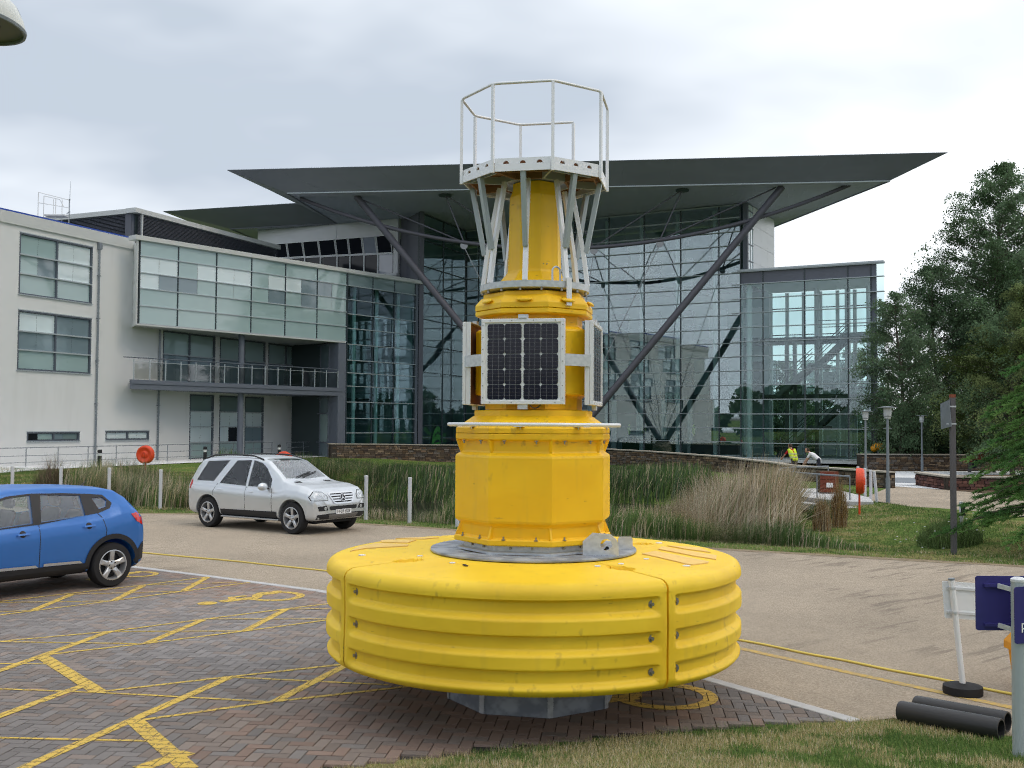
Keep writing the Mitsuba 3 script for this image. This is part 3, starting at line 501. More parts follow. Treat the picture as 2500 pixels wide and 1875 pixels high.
# four solar panels
for a_ in range(4):
    th = -11.3 + 90 * a_; n_, t_ = bdir(th), btan(th); o = bp(.612, th, 3.174); up_ = A(0, 0, 1); F = lambda m: fr(m, o, t_, up_, n_)
    sp = key('solar_panel', buoy); H_ = .388; W_ = .383
    fm = [cbox(-W_, W_, H_ - .034, H_, -.03, .004, .003), cbox(-W_, W_, -H_, -H_ + .034, -.03, .004, .003), cbox(-W_, -W_ + .034, -H_ + .0345, H_ - .0345, -.03, .004, .003), cbox(W_ - .034, W_, -H_ + .0345, H_ - .0345, -.03, .004, .003)]
    obj('frame', F(join(*fm)), 'alu_white', sp)
    obj('backsheet', F(box(-W_ + .034, W_ - .034, -H_ + .0345, H_ - .0345, -.024, -.012)), 'white_back', sp)
    obj('channel', F(join(box(-W_ + .002, -W_ + .008, -H_, H_, -.075, -.032), box(W_ - .008, W_ - .002, -H_, H_, -.075, -.032), box(-W_ + .01, W_ - .01, H_ - .008, H_ - .002, -.075, -.032), box(-W_ + .01, W_ - .01, -H_ + .002, -H_ + .008, -.075, -.032))), 'alu_white', sp)
    obj('back_board', F(box(-W_ + .012, W_ - .012, -H_ + .012, H_ - .012, -.045, -.033)), 'wood_brown' if a_ in (0, 2, 3) else 'galv_dull', sp)
    x0, x1, y0, y1 = -.325, .325, -.345, .345
    cw = (x1 - x0 - .014) / 4 - .004; ch = (y1 - y0) / 5 - .004
    for cx0 in (x0, x0 + cw + .004, .007 + .003, .007 + .003 + cw + .004):
        for rw in range(5):
            cy0 = y0 + rw * (ch + .004); c = .013
            g = [(cx0 + c, cy0), (cx0 + cw - c, cy0), (cx0 + cw, cy0 + c), (cx0 + cw, cy0 + ch - c), (cx0 + cw - c, cy0 + ch), (cx0 + c, cy0 + ch), (cx0, cy0 + ch - c), (cx0, cy0 + c)]
            obj('cell', F(flat(g, -.006)), 'panel_cell', sp)
    gl = []
    for cx0 in (x0, x0 + cw + .004, .010, .010 + cw + .004):
        for fx in (.33, .67): gl.append(box(cx0 + cw * fx - .0009, cx0 + cw * fx + .0009, y0, y1, -.004, -.0005))
    for rw in range(5):
        for fy in (.25, .5, .75): yy = y0 + rw * (ch + .004) + ch * fy; gl.append(box(x0, x1, yy - .0005, yy + .0005, -.004, -.0005))
    obj('conductor_grid', F(join(*gl)), 'grid_grey', sp)
    scr = [lathe([(0, .004), (.006, .004), (.005, .008), (0, .0085)], 8)]
    sc_ = [move(scr[0], sx * (W_ - .016), y_, 0) for sx in (-1, 1) for y_ in np.linspace(-.33, .33, 7)] + [move(scr[0], x_, sy * (H_ - .016), 0) for sy in (-1, 1) for x_ in np.linspace(-.3, .3, 4)]
    obj('screw', F(join(*sc_)), 'steel_bolt', sp, kind='stuff')
    obj('clip', F(join(box(-.045, .045, H_ + .001, H_ + .04, -.05, -.01), box(-.04, .04, H_ + .001, H_ + .012, -.01, .012))), 'galvanised', sp); obj('clip', F(box(-.045, .045, -H_ - .045, -H_ - .001, -.05, -.01)), 'galvanised', sp)
    q0, q1 = bp(.612, th, 3.19) + t_ * .386 - n_ * .03, bp(.612, th + 90, 3.19) - btan(th + 90) * .386 - bdir(th + 90) * .03
    e_ = unit(q1 - q0); obj('brace_strap', beam(q0 - e_ * .01, q1 + e_ * .01, .012, .108), 'galvanised', buoy)
c_ = bez(bp(.6, -6, 2.80), bp(.62, -1, 2.70), bp(.58, 6, 2.80), 14); obj('cable', pipe(c_, .005, 6), 'black_trim', buoy)
# band, lantern column
obj('steel_band', lathe([(.30, 3.86), (.50, 3.86), (.525, 3.866), (.527, 3.925), (.50, 3.926), (.36, 3.93)], 64, 0, BC), 'galvanised', buoy, smooth=30)
for k in range(16):
    th = 6 + 22.5 * k
    if math.cos(math.radians(th)) > -.2: obj('band_bolt', move(lathe([(0, 0), (.013, 0), (.013, .022), (0, .022)], 6), *bp(.50, th, 3.838)), 'steel_bolt', buoy)
obj('column', octo(o8((.36, 3.932), (.345, 3.955), (.268, 4.045), (.258, 4.07), (.252, 4.30), (.247, 4.70), (.243, 4.785), (.222, 4.83), (.215, 4.86), (.215, 4.915), (.0, 4.916))), 'tower_yellow', buoy)
for s in (-1, 1): obj('bolt', move(ball((0, 0, 0), .007, 6), *(bp(.247, 22, 4.12) + s * btan(22) * .018)), 'steel_bolt', buoy)
# shackle hook hanging over the band
th = 34; n_, t_ = bdir(th), btan(th)
obj('hook', join(beam(bp(.55, th, 3.71), bp(.55, th, 3.955), .055, .012, n_), beam(bp(.47, th, 3.95), bp(.556, th, 3.95), .055, .012), beam(bp(.50, th, 3.706), bp(.556, th, 3.706), .055, .012)), 'alu_white', buoy)
obj('shackle', pipe([bp(.44, th - 7, 3.93 + .0) + t_ * x_ + A(0, 0, z_) for x_, z_ in [(-.05 * math.cos(a), .09 + .05 * math.sin(a)) for a in np.linspace(0, math.pi, 11)] ] and [bp(.45, th - 9, 3.93) + t_ * x_ + A(0, 0, z_) for x_, z_ in [(-.045, 0)] + [(-.045 * math.cos(a), .09 + .045 * math.sin(a)) for a in np.linspace(0, math.pi, 11)] + [(.045, 0)]], .009, 8), 'galvanised', buoy, smooth=True)
# platform
PR_ = .715; zb, zt = 4.904, 5.024
V8 = [bp(PR_, PH + 45 * k, 0) for k in range(8)]
for k in range(8):
    a, b = V8[k], V8[(k + 1) % 8]; th = PH + 22.5 + 45 * k; n_ = bdir(th); e_ = unit(b - a); L = np.linalg.norm(b - a)
    O = (a + b) / 2 + A(0, 0, zb)
    g = sg.box(-L / 2 + .016, .0, L / 2 - .016, .066); obj('toe_board', fr(prism(g, -.012, 0), O, e_, (0, 0, 1), np.cross(e_, (0, 0, 1))), 'alu_white', buoy)
    g = sg.box(-L / 2 + .016, .0685, L / 2 - .016, .12)
    for x_ in (-.155, 0, .155): g = g.difference(sg.Point(x_, .0685).buffer(.028, 12))
    obj('toe_board', fr(prism(g, -.02, -.006), O, e_, (0, 0, 1), np.cross(e_, (0, 0, 1))), 'alu_white', buoy)
    for x_ in (-.155, 0, .155): g = sg.Point(x_, .0685).buffer(.029, 12).intersection(sg.box(-1, .0685, 1, 1)); obj('scupper_hole', fr(prism(g, -.028, -.024), O, e_, (0, 0, 1), np.cross(e_, (0, 0, 1))), 'rust_hole', buoy)
    obj('platform_joist', join(beam(bp(.33, PH + 45 * k, 4.94), bp(.69, PH + 45 * k, 4.94), .02, .07), beam(bp(.335, th - 22, 4.945), bp(.335, th + 22, 4.945), .02, .075), beam(bp(.63, th - 20.5, 4.93), bp(.63, th + 20.5, 4.93), .014, .05)), 'wood_brown' if k % 2 else 'alu_grey', buoy)
obj('platform_deck', octo([(.31, 4.981), (.692, 4.981), (.692, 4.988), (.31, 4.988), (.31, 4.981)]), 'wood_brown', buoy)
obj('lantern_base', octo([(.0, 4.926), (.21, 4.926), (.30, 4.95), (.30, 4.976), (0, 4.976)]), 'galv_dull', buoy)
for k in range(8):
    p = bp(PR_ + .008, PH + 45 * k, 0); obj('rail_post', beam(p + A(0, 0, zb - .012), p + A(0, 0, 5.70), .025, .025, bdir(PH + 45 * k)), 'alu_white', buoy)
R8 = [bp(PR_ + .008, PH + 45 * k, 5.712) for k in range(8)]
seq = [R8[(3 + k) % 8] for k in range(8)]           # open between the right-hand and the back-right post
pts = []
for k, p in enumerate(seq):
    if 0 < k < 7: pts += list(bez(p + unit(seq[k - 1] - p) * .05, p, p + unit(seq[k + 1] - p) * .05, 5))
    else: pts.append(p)
obj('guard_rail', pipe(pts, .0132, 10), 'alu_white', buoy, smooth=True)
for k in range(8):
    th = PH - 22.5 + 45 * k; n_ = bdir(th)
    j = bp(.468, th, 4.265)
    obj('leg', join(beam(bp(.512, th, 3.925), j, .046, .04, n_), beam(j, bp(.352, th, 4.90), .038, .038, n_)), 'alu_white', buoy)
    obj('strut', beam(j + n_ * .03 - A(0, 0, .02), bp(.625, th, 4.905), .047, .045, n_), 'alu_grey', buoy)
# skirt under the float
obj('base_skirt', octo([(.60, .034), (.80, .034), (.80, .49), (.76, .49), (.76, .06), (.60, .06)], 10), 'galv_dull', buoy)
for k in range(8):
    a = 10 + 45 * k
    if math.cos(math.radians(a + 22)) < -.2: continue
    for d in (9, 22.5, 36):
        th = a + d; rr = .80 * math.cos(math.radians(22.5)) / math.cos(math.radians(d - 22.5))
        obj('bolt_hole', fr(lathe([(0, -.002), (.017, -.002), (.017, .0025), (0, .0025)], 12), bp(rr, th, .27), btan(a + 22.5), (0, 0, 1), bdir(a + 22.5)), 'black_trim', buoy)
    obj('weld_plate', beam(bp(.806, a, .04), bp(.806, a, .46), .05, .012, bdir(a)), 'galvanised', buoy)
# ------------------------------------------------------------------ buildings
Z3 = (0, 0, 1)
class Plane:
    """upright plane: s metres along d from p, z up, n outwards (towards the viewer's side)"""
    def __init__(self, p, d, out=None):
        self.p = A(p[0], p[1], 0); self.d = unit(A(d[0], d[1], 0)); n = A(self.d[1], -self.d[0], 0)
        self.n = n if out is None or n @ A(*out, 0) > 0 else -n
    def at(self, s, z=0, o=0): return self.p + self.d * s + self.n * o + A(0, 0, z)
    def F(self, m): return fr(m, self.p, self.d, Z3, self.n)
    def quad(self, s0, s1, z0, z1, o=0, tilt=False):
        if tilt:  # panes are never set quite true
            a, b = rng.normal(0, .0016) * (s1 - s0), rng.normal(0, .0022) * (z1 - z0)
            v = np.array([self.at(s0, z0, o - a - b), self.at(s1, z0, o + a - b), self.at(s1, z1, o + a + b), self.at(s0, z1, o - a + b)]); return v, np.array([[0, 1, 2], [0, 2, 3]])
        v = np.array([self.at(s0, z0, o), self.at(s1, z0, o), self.at(s1, z1, o), self.at(s0, z1, o)]); return v, np.array([[0, 1, 2], [0, 2, 3]])
    def slab(self, s0, s1, z0, z1, o0, o1): return self.F(box(s0, s1, z0, z1, o0, o1))
def inset(fn_s, zs, plane, holder, mullw, tw, panes, o=0, mat_m='mullion_dark', mat_t='transom_light', deep=.12, tproud=.10, s_ext=(0, 0), names=('mullion', 'transom')):
    """a curtain wall: panes(i, j) gives each pane's material, or a list of (fraction, material)"""
    ss_ = fn_s
    for i in range(len(ss_) - 1):
        for j in range(len(zs) - 1):
            m = panes(i, j)
            if m is None: continue
            s0, s1, z0, z1 = ss_[i] + mullw / 2, ss_[i + 1] - mullw / 2, zs[j] + tw / 2, zs[j + 1] - tw / 2
            for k, (f0, f1, mm) in enumerate([(0, 1, m)] if isinstance(m, str) else m):
                obj('pane', plane.quad(s0 + (s1 - s0) * f0, s0 + (s1 - s0) * f1 - (.02 if f1 < 1 else 0), z0, z1, o - .03, tilt=True), mm, holder)
    for s in ss_: obj(names[0], plane.slab(s - mullw / 2, s + mullw / 2, zs[0], zs[-1], o - deep, o + .012), mat_m, holder)
    for z in zs: obj(names[1], plane.slab(ss_[0] + s_ext[0], ss_[-1] + s_ext[1], z - tw / 2, z + tw / 2, o - deep + .02, o + tproud), mat_t, holder)

# white wing
W = Plane((-25.83, 53.2), (.4005, .9163), (1, -1))
wing = thing('office_wing', 'white rendered three-storey wing with a projecting glazed bay and a balcony', 'building')
holes = [(.86, 5.78, 9.2, 12.38), (.88, 5.8, 5.28, 8.37), (1.6, 5.12, 1.58, 2.06), (7.02, 10.45, 1.58, 2.1), (13.98, 16.26, .3, 4.4), (16.83, 19.2, .3, 4.4), (19.45, 21.5, .3, 4.4), (11.5, 16.3, 5.05, 8.22), (16.78, 19.3, 5.05, 8.22), (19.3, 21.6, 5.05, 8.22), (21.95, 26.1, 5.05, 8.22)]
holes += [(s + .86, s + 5.78, z0, z1) for s in (-8.6, -17.2) for z0, z1 in ((9.2, 12.38), (5.28, 8.37), (1.58, 2.06))]
g = sg.box(-26, -.2, 26.3, 12.72)
for s0, s1, z0, z1 in holes: g = g.difference(sg.box(s0, z0, s1, z1))
obj('wall', W.F(prism(g, -.32, 0)), 'render_wall', wing)
obj('core', W.slab(-26, 26.25, -.2, 12.7, -13, -.335), 'hall_dark', wing)
obj('parapet', W.slab(-26, 8.86, 12.72, 13.33, -.5, .12), 'parapet_grey', wing)
obj('flashing', W.slab(-26, 8.86, 13.334, 13.45, -.5, -.03), 'blue_flash', wing)
obj('roof', W.slab(-26, 9.4, 12.74, 12.95, -12.6, -.52), 'panel_grey', wing)
def window(s0, s1, z0, z1, cols, rows, panes, sill=True, plane=None, holder=None, fw=.07):
    pl = plane or W; w = key('window', holder or wing)
    obj('frame', pl.F(prism(sg.box(s0, z0, s1, z1).difference(sg.box(s0 + fw, z0 + fw, s1 - fw, z1 - fw)), -.16, .025)), 'frame_grey', w)
    if sill: obj('sill', pl.slab(s0 - .04, s1 + .04, z0 - .05, z0 - .002, -.05, .09), 'transom_light', w); obj('head', pl.slab(s0 - .02, s1 + .02, z1 + .002, z1 + .05, -.05, .05), 'transom_light', w)
    xs, zs = np.linspace(s0 + fw, s1 - fw, cols + 1), np.array([z0 + fw + (z1 - z0 - 2 * fw) * r_ for r_ in rows])
    for i in range(cols):
        for j in range(len(zs) - 1):
            m = panes[j][i]; m = [(0, 1, m)] if isinstance(m, str) else m
            for f0, f1, mm in m: obj('pane', pl.quad(xs[i] + .02 + (xs[i + 1] - xs[i] - .04) * f0, xs[i] + .02 + (xs[i + 1] - xs[i] - .04) * f1 - (.012 if f1 < 1 else 0), zs[j] + .02, zs[j + 1] - .02, -.1), mm, w)
    for x in xs[1:-1]: obj('mullion', pl.slab(x - .035, x + .035, z0 + fw, z1 - fw, -.16, .03), 'frame_grey', w)
    for z in zs[1:-1]: obj('transom', pl.slab(s0 + .02, s1 - .02, z - .035, z + .035, -.15, .045), 'transom_light', w)
t_, d_, b_, m_, k_ = 'pane_teal', 'pane_teal_dark', 'pane_blind', 'pane_mid', 'pane_dark'
half = lambda a, b: [(0, .5, a), (.5, 1, b)]
R3 = (0, .33, .66, 1)
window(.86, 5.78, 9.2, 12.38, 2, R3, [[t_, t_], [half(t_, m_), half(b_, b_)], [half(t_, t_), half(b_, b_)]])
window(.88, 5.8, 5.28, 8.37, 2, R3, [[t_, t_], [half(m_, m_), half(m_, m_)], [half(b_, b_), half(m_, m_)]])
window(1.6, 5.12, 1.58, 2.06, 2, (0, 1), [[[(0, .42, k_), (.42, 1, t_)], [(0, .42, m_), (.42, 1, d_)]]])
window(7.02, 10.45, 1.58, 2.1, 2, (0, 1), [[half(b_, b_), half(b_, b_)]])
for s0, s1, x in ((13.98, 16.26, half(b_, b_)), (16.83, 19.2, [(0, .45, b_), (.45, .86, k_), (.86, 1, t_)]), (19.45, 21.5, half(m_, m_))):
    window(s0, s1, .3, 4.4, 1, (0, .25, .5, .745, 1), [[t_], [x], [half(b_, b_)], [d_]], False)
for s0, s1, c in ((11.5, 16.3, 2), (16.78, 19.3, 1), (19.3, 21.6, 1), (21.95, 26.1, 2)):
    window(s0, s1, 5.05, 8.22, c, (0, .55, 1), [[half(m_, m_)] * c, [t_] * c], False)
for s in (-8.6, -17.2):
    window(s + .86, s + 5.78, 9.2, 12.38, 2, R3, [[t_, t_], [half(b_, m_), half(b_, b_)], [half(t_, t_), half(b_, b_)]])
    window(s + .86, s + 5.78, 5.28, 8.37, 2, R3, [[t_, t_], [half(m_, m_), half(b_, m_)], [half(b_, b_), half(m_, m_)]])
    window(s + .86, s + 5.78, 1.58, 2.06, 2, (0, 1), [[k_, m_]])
for s, z0, z1 in ((6.2, 0, 12.7), (11.12, -.1, 8.2)):
    obj('downpipe', join(tube(W.at(s, z0, .1), W.at(s, z1, .1), .055, 8), *[W.slab(s - .075, s + .075, z, z + .06, 0, .17) for z in np.arange(1.2, z1, 2.4)], *([W.slab(s - .11, s + .11, 12.3, 12.7, .002, .2)] if s < 10 else [])), 'lamp_grey', wing)
# projecting bay
Bx = Plane((-21.28, 60), (.6225, .7826), (1, -1))
bay = key('glazed_bay', wing)
sB = [-.12, 2.41, 5.1, 7.72, 10.43, 13.13, 15.78]; zB = [8.27, 9.3, 10.3, 11.2, 12.16, 13.02]
def bay_pane(i, j):
    if j == 4: return t_
    if j == 3: return [half(b_, b_), half(t_, b_), half(b_, b_), half(t_, b_), half(b_, m_), half(m_, t_)][i]
    if j == 2: return [half(b_, m_), half(m_, t_), half(t_, t_), half(t_, m_), half(t_, m_), half(t_, t_)][i]
    return t_
inset(sB, zB, Bx, bay, .07, .055, bay_pane, tproud=.05)
wp = lambda s: W.at(s)[:2]
plan = [Bx.at(-.22, 0, -.1)[:2], Bx.at(15.76, 0, -.1)[:2], Bx.at(15.9, 0, -5.2)[:2], wp(26.2), wp(9.0)]
obj('bay_core', prism(plan, 8.24, 13.0), 'soffit_pale', bay)
obj('coping', Bx.slab(-.5, 15.72, 13.04, 13.3, -.6, .16), 'parapet_grey', bay)
obj('sill_trim', Bx.slab(-.24, 15.72, 8.16, 8.24, -.3, .04), 'parapet_grey', bay)
e_ = unit(np.append(wp(9.0), 0) - Bx.at(-.22)); L = np.linalg.norm(np.append(wp(9.0), 0) - Bx.at(-.22))
SP = Plane(Bx.at(-.24, 0, .02)[:2], e_[:2], (-1, -1))
for z0, z1 in ((8.18, 10.72), (10.74, 13.02)): obj('side_panel', SP.slab(0, L + .1, z0, z1, 0, .06), 'parapet_grey', bay)
# balcony
bal = key('balcony', wing)
plan = [Bx.at(-.5, 0, -.12)[:2], Bx.at(15.45, 0, -.12)[:2], Bx.at(15.9, 0, -5.0)[:2], wp(26.2) + W.n[:2] * .01, wp(8.9) + W.n[:2] * .01]
obj('slab', prism(plan, 4.55, 5.0), 'slate_blue', bal)
obj('fascia', Bx.slab(-.55, 15.5, 4.80, 5.04, -.119, .06), 'slate_blue', bal); obj('fascia', Bx.slab(-.52, 15.47, 4.5, 4.795, -.119, .0), 'slate_blue', bal)
obj('handrail', tube(Bx.at(-1.0, 6.3, -.05), Bx.at(15.5, 6.3, -.05), .03, 8), 'frame_grey', bal)
for k in range(16):
    s = -.35 + k * 1.03; obj('baluster', Bx.slab(s - .02, s + .02, 5.045, 6.22, -.08, -.02), 'transom_light', bal)
    if k < 15: obj('pane', Bx.quad(s + .05, s + .98, 5.1, 6.05, -.05), 'pane_rail', bal)
obj('toprail', Bx.slab(-.37, 15.12, 6.06, 6.085, -.07, -.03), 'transom_light', bal)
for s, o in ((7.55, -.7),):
    obj('column', tube(Bx.at(s, -.1, o), Bx.at(s, 8.22, o), .19, 14), 'slate_blue', wing, smooth=30)
# stair tower at the end of the wing
tow = key('glass_corner', wing)
sT = [15.86, 18.27, 20.44, 22.6]; zT = [.25, 1.04, 1.97, 2.98, 4.1, 5.2, 6.12, 7.0, 8.1, 9.2, 10.2, 11.2, 12.16, 13.02]
inset(sT, zT, Bx, tow, .075, .05, lambda i, j: d_ if j == 12 else 'pane_tower', tproud=.09)
obj('pier', Bx.slab(15.1, 15.8, -.2, 8.15, -1.0, -.02), 'slate_blue', tow); obj('corner_post', Bx.slab(22.64, 22.9, -.2, 13.0, -.3, .02), 'slate_blue', tow)
obj('coping', Bx.slab(15.74, 23.2, 13.04, 13.3, -.9, .16), 'parapet_grey', tow)
obj('roof', Bx.slab(15.8, 22.9, 12.72, 13.0, -7, -.13), 'hall_wall', tow)
obj('back_wall', Bx.slab(15.8, 22.9, 0, 12.7, -7.0, -6.8), 'hall_wall', tow); obj('side_wall', Bx.slab(15.82, 15.98, 0, 12.7, -6.8, -1.1), 'hall_dark', tow); obj('end_wall', Bx.slab(22.66, 22.88, 0, 12.7, -6.8, -.32), 'hall_wall', tow)
obj('ground_floor', Bx.slab(15.98, 22.9, .1, .26, -6.8, -.15), 'hall_floor', tow)
for z in (4.45, 8.35): obj('floor_slab', Bx.slab(16.0, 22.4, z, z + .35, -6.7, -1.6), 'hall_dark', tow)
for s in (17.4, 19.6, 21.8): obj('column', tube(Bx.at(s, .26, -1.0), Bx.at(s, 12.7, -1.0), .14, 10), 'hall_column', tow)
# recessed entrance under the balcony
RE = Plane(W.at(26.25)[:2], Bx.at(15.1, 0, -1.0)[:2] - W.at(26.25)[:2], (0, -1)); Lr = float(np.linalg.norm(Bx.at(15.1, 0, -1.0)[:2] - W.at(26.25)[:2]))
ent = key('entrance_screen', wing)
inset(list(np.linspace(.05, Lr, 4)), [.2, 1.3, 3.3, 4.4, 8.1], RE, ent, .12, .08, lambda i, j: m_ if (i + j) % 3 else t_, mat_m='slate_blue', mat_t='slate_blue')
# plant room louvres on the roof
plant = key('plant_room', wing)
PRt, PLt = Plane((-23.7, 66), (.4005, .9163), (1, -1)), Plane((-24.0, 66), (-.9163, .4005), (-1, -1))
obj('body', prism([PRt.at(.05, 0, -.3)[:2], PRt.at(14.7, 0, -.3)[:2], PRt.at(14.7, 0, -9)[:2], PLt.at(9, 0, -5)[:2], PLt.at(9, 0, -.3)[:2], PLt.at(.2, 0, -.3)[:2]], 12.9, 15.8), 'hall_dark', plant)
for P_, L_, s0 in ((PRt, 14.6, .06), (PLt, 8.6, .12)):
    for k in range(28):
        z = 13.35 + k * .088
        v = np.array([P_.at(s, z + dz, o) for s in (s0, L_) for dz, o in ((0, .0), (.012, .0), (.075, -.11), (.063, -.11))])
        obj('slat', (v, tri([[0, 4, 5, 1], [1, 5, 6, 2], [2, 6, 7, 3], [3, 7, 4, 0], [0, 1, 2, 3], [4, 7, 6, 5]])), 'louvre_grey', plant)
    obj('cap', P_.slab(-.35 if P_ is PRt else -.1, L_ + .2, 15.82, 16.12, -.7, .12), 'parapet_grey', plant)
obj('corner_panel', prism([PLt.at(.1, 0, .02)[:2], PLt.at(-.06, 0, .04)[:2], PRt.at(-.1, 0, .02)[:2], PRt.at(-.1, 0, -.5)[:2], PLt.at(.1, 0, -.4)[:2]], 13, 15.81), 'slate_blue', plant)
obj('corner_panel', PLt.slab(.12, .62, 13, 15.81, -.2, .05), 'louvre_grey', plant); obj('corner_post', PRt.slab(.28, .36, 13, 15.81, -.1, .08), 'parapet_grey', plant)
# access cage and aerial
cage = thing('roof_ladder_cage', 'white tubular access rails and step standing on the roof of the white wing', 'roof access ladder')
cp = [A(-27.31, 60, 0), A(-26.9, 59.8, 0), A(-26.3, 60.0, 0), A(-25.62, 60.2, 0)]
for k, (p, z) in enumerate(zip(cp, (15.8, 15.55, 15.45, 15.4))): obj('post', tube(p + A(0, 0, 12.9), p + A(0, 0, z), .022, 6), 'white_paint', cage)
for z0, z1 in ((15.8, 15.4), (15.2, 14.95)): obj('rail', tube(cp[0] + A(0, 0, z0), cp[3] + A(0, 0, z1), .02, 6), 'white_paint', cage)
obj('rail', pipe([cp[1] + A(0, 0, 15.55), cp[2] + A(0, .5, 15.5), cp[2] + A(.2, .6, 15.1)], .02, 6), 'white_paint', cage)
for k in range(2): obj('post', tube(cp[1] + A(.25 + .5 * k, .7, 12.9), cp[1] + A(.25 + .5 * k, .7, 15.5), .02, 6), 'white_paint', cage)
obj('step', box(-26.9, -25.7, 59.8, 60.5, 14.42, 14.5), 'white_paint', cage)
ae = thing('roof_aerial', 'thin vertical whip aerial on the roof beside the access rails', 'aerial')
obj('mast', pipe([A(-25.55, 60.1, 12.9), A(-25.55, 60.1, 15.4), A(-25.54, 60.1, 15.42), A(-25.53, 60.1, 16.45)], [.022, .02, .012, .008], 6), 'lamp_grey', ae); obj('bracket', beam(A(-25.7, 60.1, 14.6), A(-25.5, 60.1, 14.7), .04, .04), 'lamp_grey', ae); obj('joint', move(ball((0, 0, 0), .05, 6), -25.55, 60.1, 15.4), 'lamp_grey', ae)

# ------------------------------------------------------------------ the glass hall
hall = thing('glass_hall', 'tall glass atrium building under a broad grey overhanging roof', 'building')
Mf = Plane((16.4, 74.4), (-.873, .487), (0, -1))
sM = [.2, 1.79, 4.68, 7.55, 10.42, 13.31, 16.2, 19.08, 21.96, 23.2]; zM = [.5 + k for k in range(18)] + [18.42]
cw = key('curtain_wall', hall)
inset(sM, zM, Mf, cw, .085, .05, lambda i, j: 'pane_hall', tproud=.14)
Lf_ = Plane((-7.0, 78.0), (3.2, 7.7), (1, -1)); Ll = math.hypot(3.2, 7.7)
cw2 = key('curtain_wall', hall)
inset([.1, Ll * .5, Ll - .1], [.5] + [2.5 + 2 * k for k in range(8)] + [18.42], Lf_, cw2, .09, .05, lambda i, j: 'pane_hall', tproud=.05, mat_t='mullion_dark')
# doors with the wave graphic in the left-hand return
def wave(P_, s0, z0, w, h, name):
    g1 = []
    for k in range(3):
        r0 = .95 - k * .3
        a = np.linspace(0, math.pi * .62, 18)
        o = [(w * (.45 - .45 * math.cos(x_)) * 1.05, h * r0 * math.sin(x_) * .92 + .02) for x_ in a]; i_ = [(p[0], max(p[1] - h * .19, 0)) for p in o[::-1]]
        g1.append(sg.Polygon(o + i_).buffer(0))
    u = unary_union(g1).intersection(sg.box(0, 0, w, h))
    return fr(flat(u, 0), P_.at(s0, z0, .06), P_.d, Z3, P_.n)
obj('wave_graphic', wave(Lf_, 2.2, .5, 2.3, 2.2, 'w'), 'wave_green', cw2); obj('wave_graphic', wave(Mf, 20.9, .5, 1.1, 1.6, 'w'), 'wave_green', cw)
obj('wave_graphic', fr(flat(line([(0, 1.5), (.5, 1.2), (1.0, 1.45), (1.3, 1.8)], .3)), Mf.at(21.0, .5, .06), -Mf.d, Z3, Mf.n), 'wave_green', cw)
# interior
inn = key('interior', hall)
obj('ground_floor', prism([Mf.at(0, 0, -.2)[:2], Mf.at(22.1, 0, -.2)[:2], Mf.at(27.5, 0, -.2)[:2], Mf.at(27.5, 0, -7.2)[:2], Mf.at(0, 0, -7.2)[:2]], .3, .5), 'hall_floor', inn)
obj('back_wall', Mf.slab(-.05, 31, .5, 18.4, -7.4, -7.2), 'hall_wall', inn)
obj('side_wall', Mf.slab(27.5, 27.7, .5, 18.4, -7.2, -.3), 'hall_wall', inn); obj('side_wall', Mf.slab(-.04, .1, 13.2, 18.4, -7.15, -.3), 'hall_wall', inn)
for z in (4.6, 8.8, 13.0):
    obj('gallery', Mf.slab(.12, 23, z, z + .4, -7.1, -4.2), 'hall_dark', inn); obj('gallery_rail', Mf.slab(.12, 23, z + 1.4, z + 1.46, -4.3, -4.24), 'transom_light', inn)
    for s in np.arange(.6, 23, 2.8): obj('panel', Mf.slab(s, s + 1.5, z + .4, z + 3.0, -7.15, -7.05), ('hall_dark', 'white_panel', 'panel_grey')[int(s * 3 + z) % 3], inn)
for s in np.arange(2.5, 23, 2.88): obj('column', tube(Mf.at(s, .5, -1.3), Mf.at(s, 18.4, -1.3), .16, 10), 'hall_column', inn, smooth=30)
for s in np.arange(1.2, 22, 2.1): obj('column', tube(Mf.at(s, .5, -4.0), Mf.at(s, 4.6, -4.0), .22, 10), 'hall_column', inn, smooth=30)
for s in (9.1, 7.9, 18.9, 20.2, 4.0): obj('pendant_lamp', move(ball((0, 0, 0), 1, 10, (.12, .12, .42)), *Mf.at(s, 2.3, -.9)), 'lamp_lime', inn, smooth=True)
obj('desk', Mf.slab(6.2, 10.4, .5, 1.55, -3.4, -2.6), 'wave_dark', inn); obj('desk', Mf.slab(1.6, 5.2, .5, 1.25, -4.4, -3.6), 'hall_dark', inn)
for k in range(5): q0 = Mf.at(3 + 3.4 * k, 17.6, -1.3); obj('truss_rod', join(tube(q0, Mf.at(3 + 3.4 * k, 13.6, -4.0), .05, 6), tube(Mf.at(3 + 3.4 * k, 13.6, -4.0), Mf.at(3 + 3.4 * k, 17.9, -6.9), .05, 6)), 'rod_grey', inn)
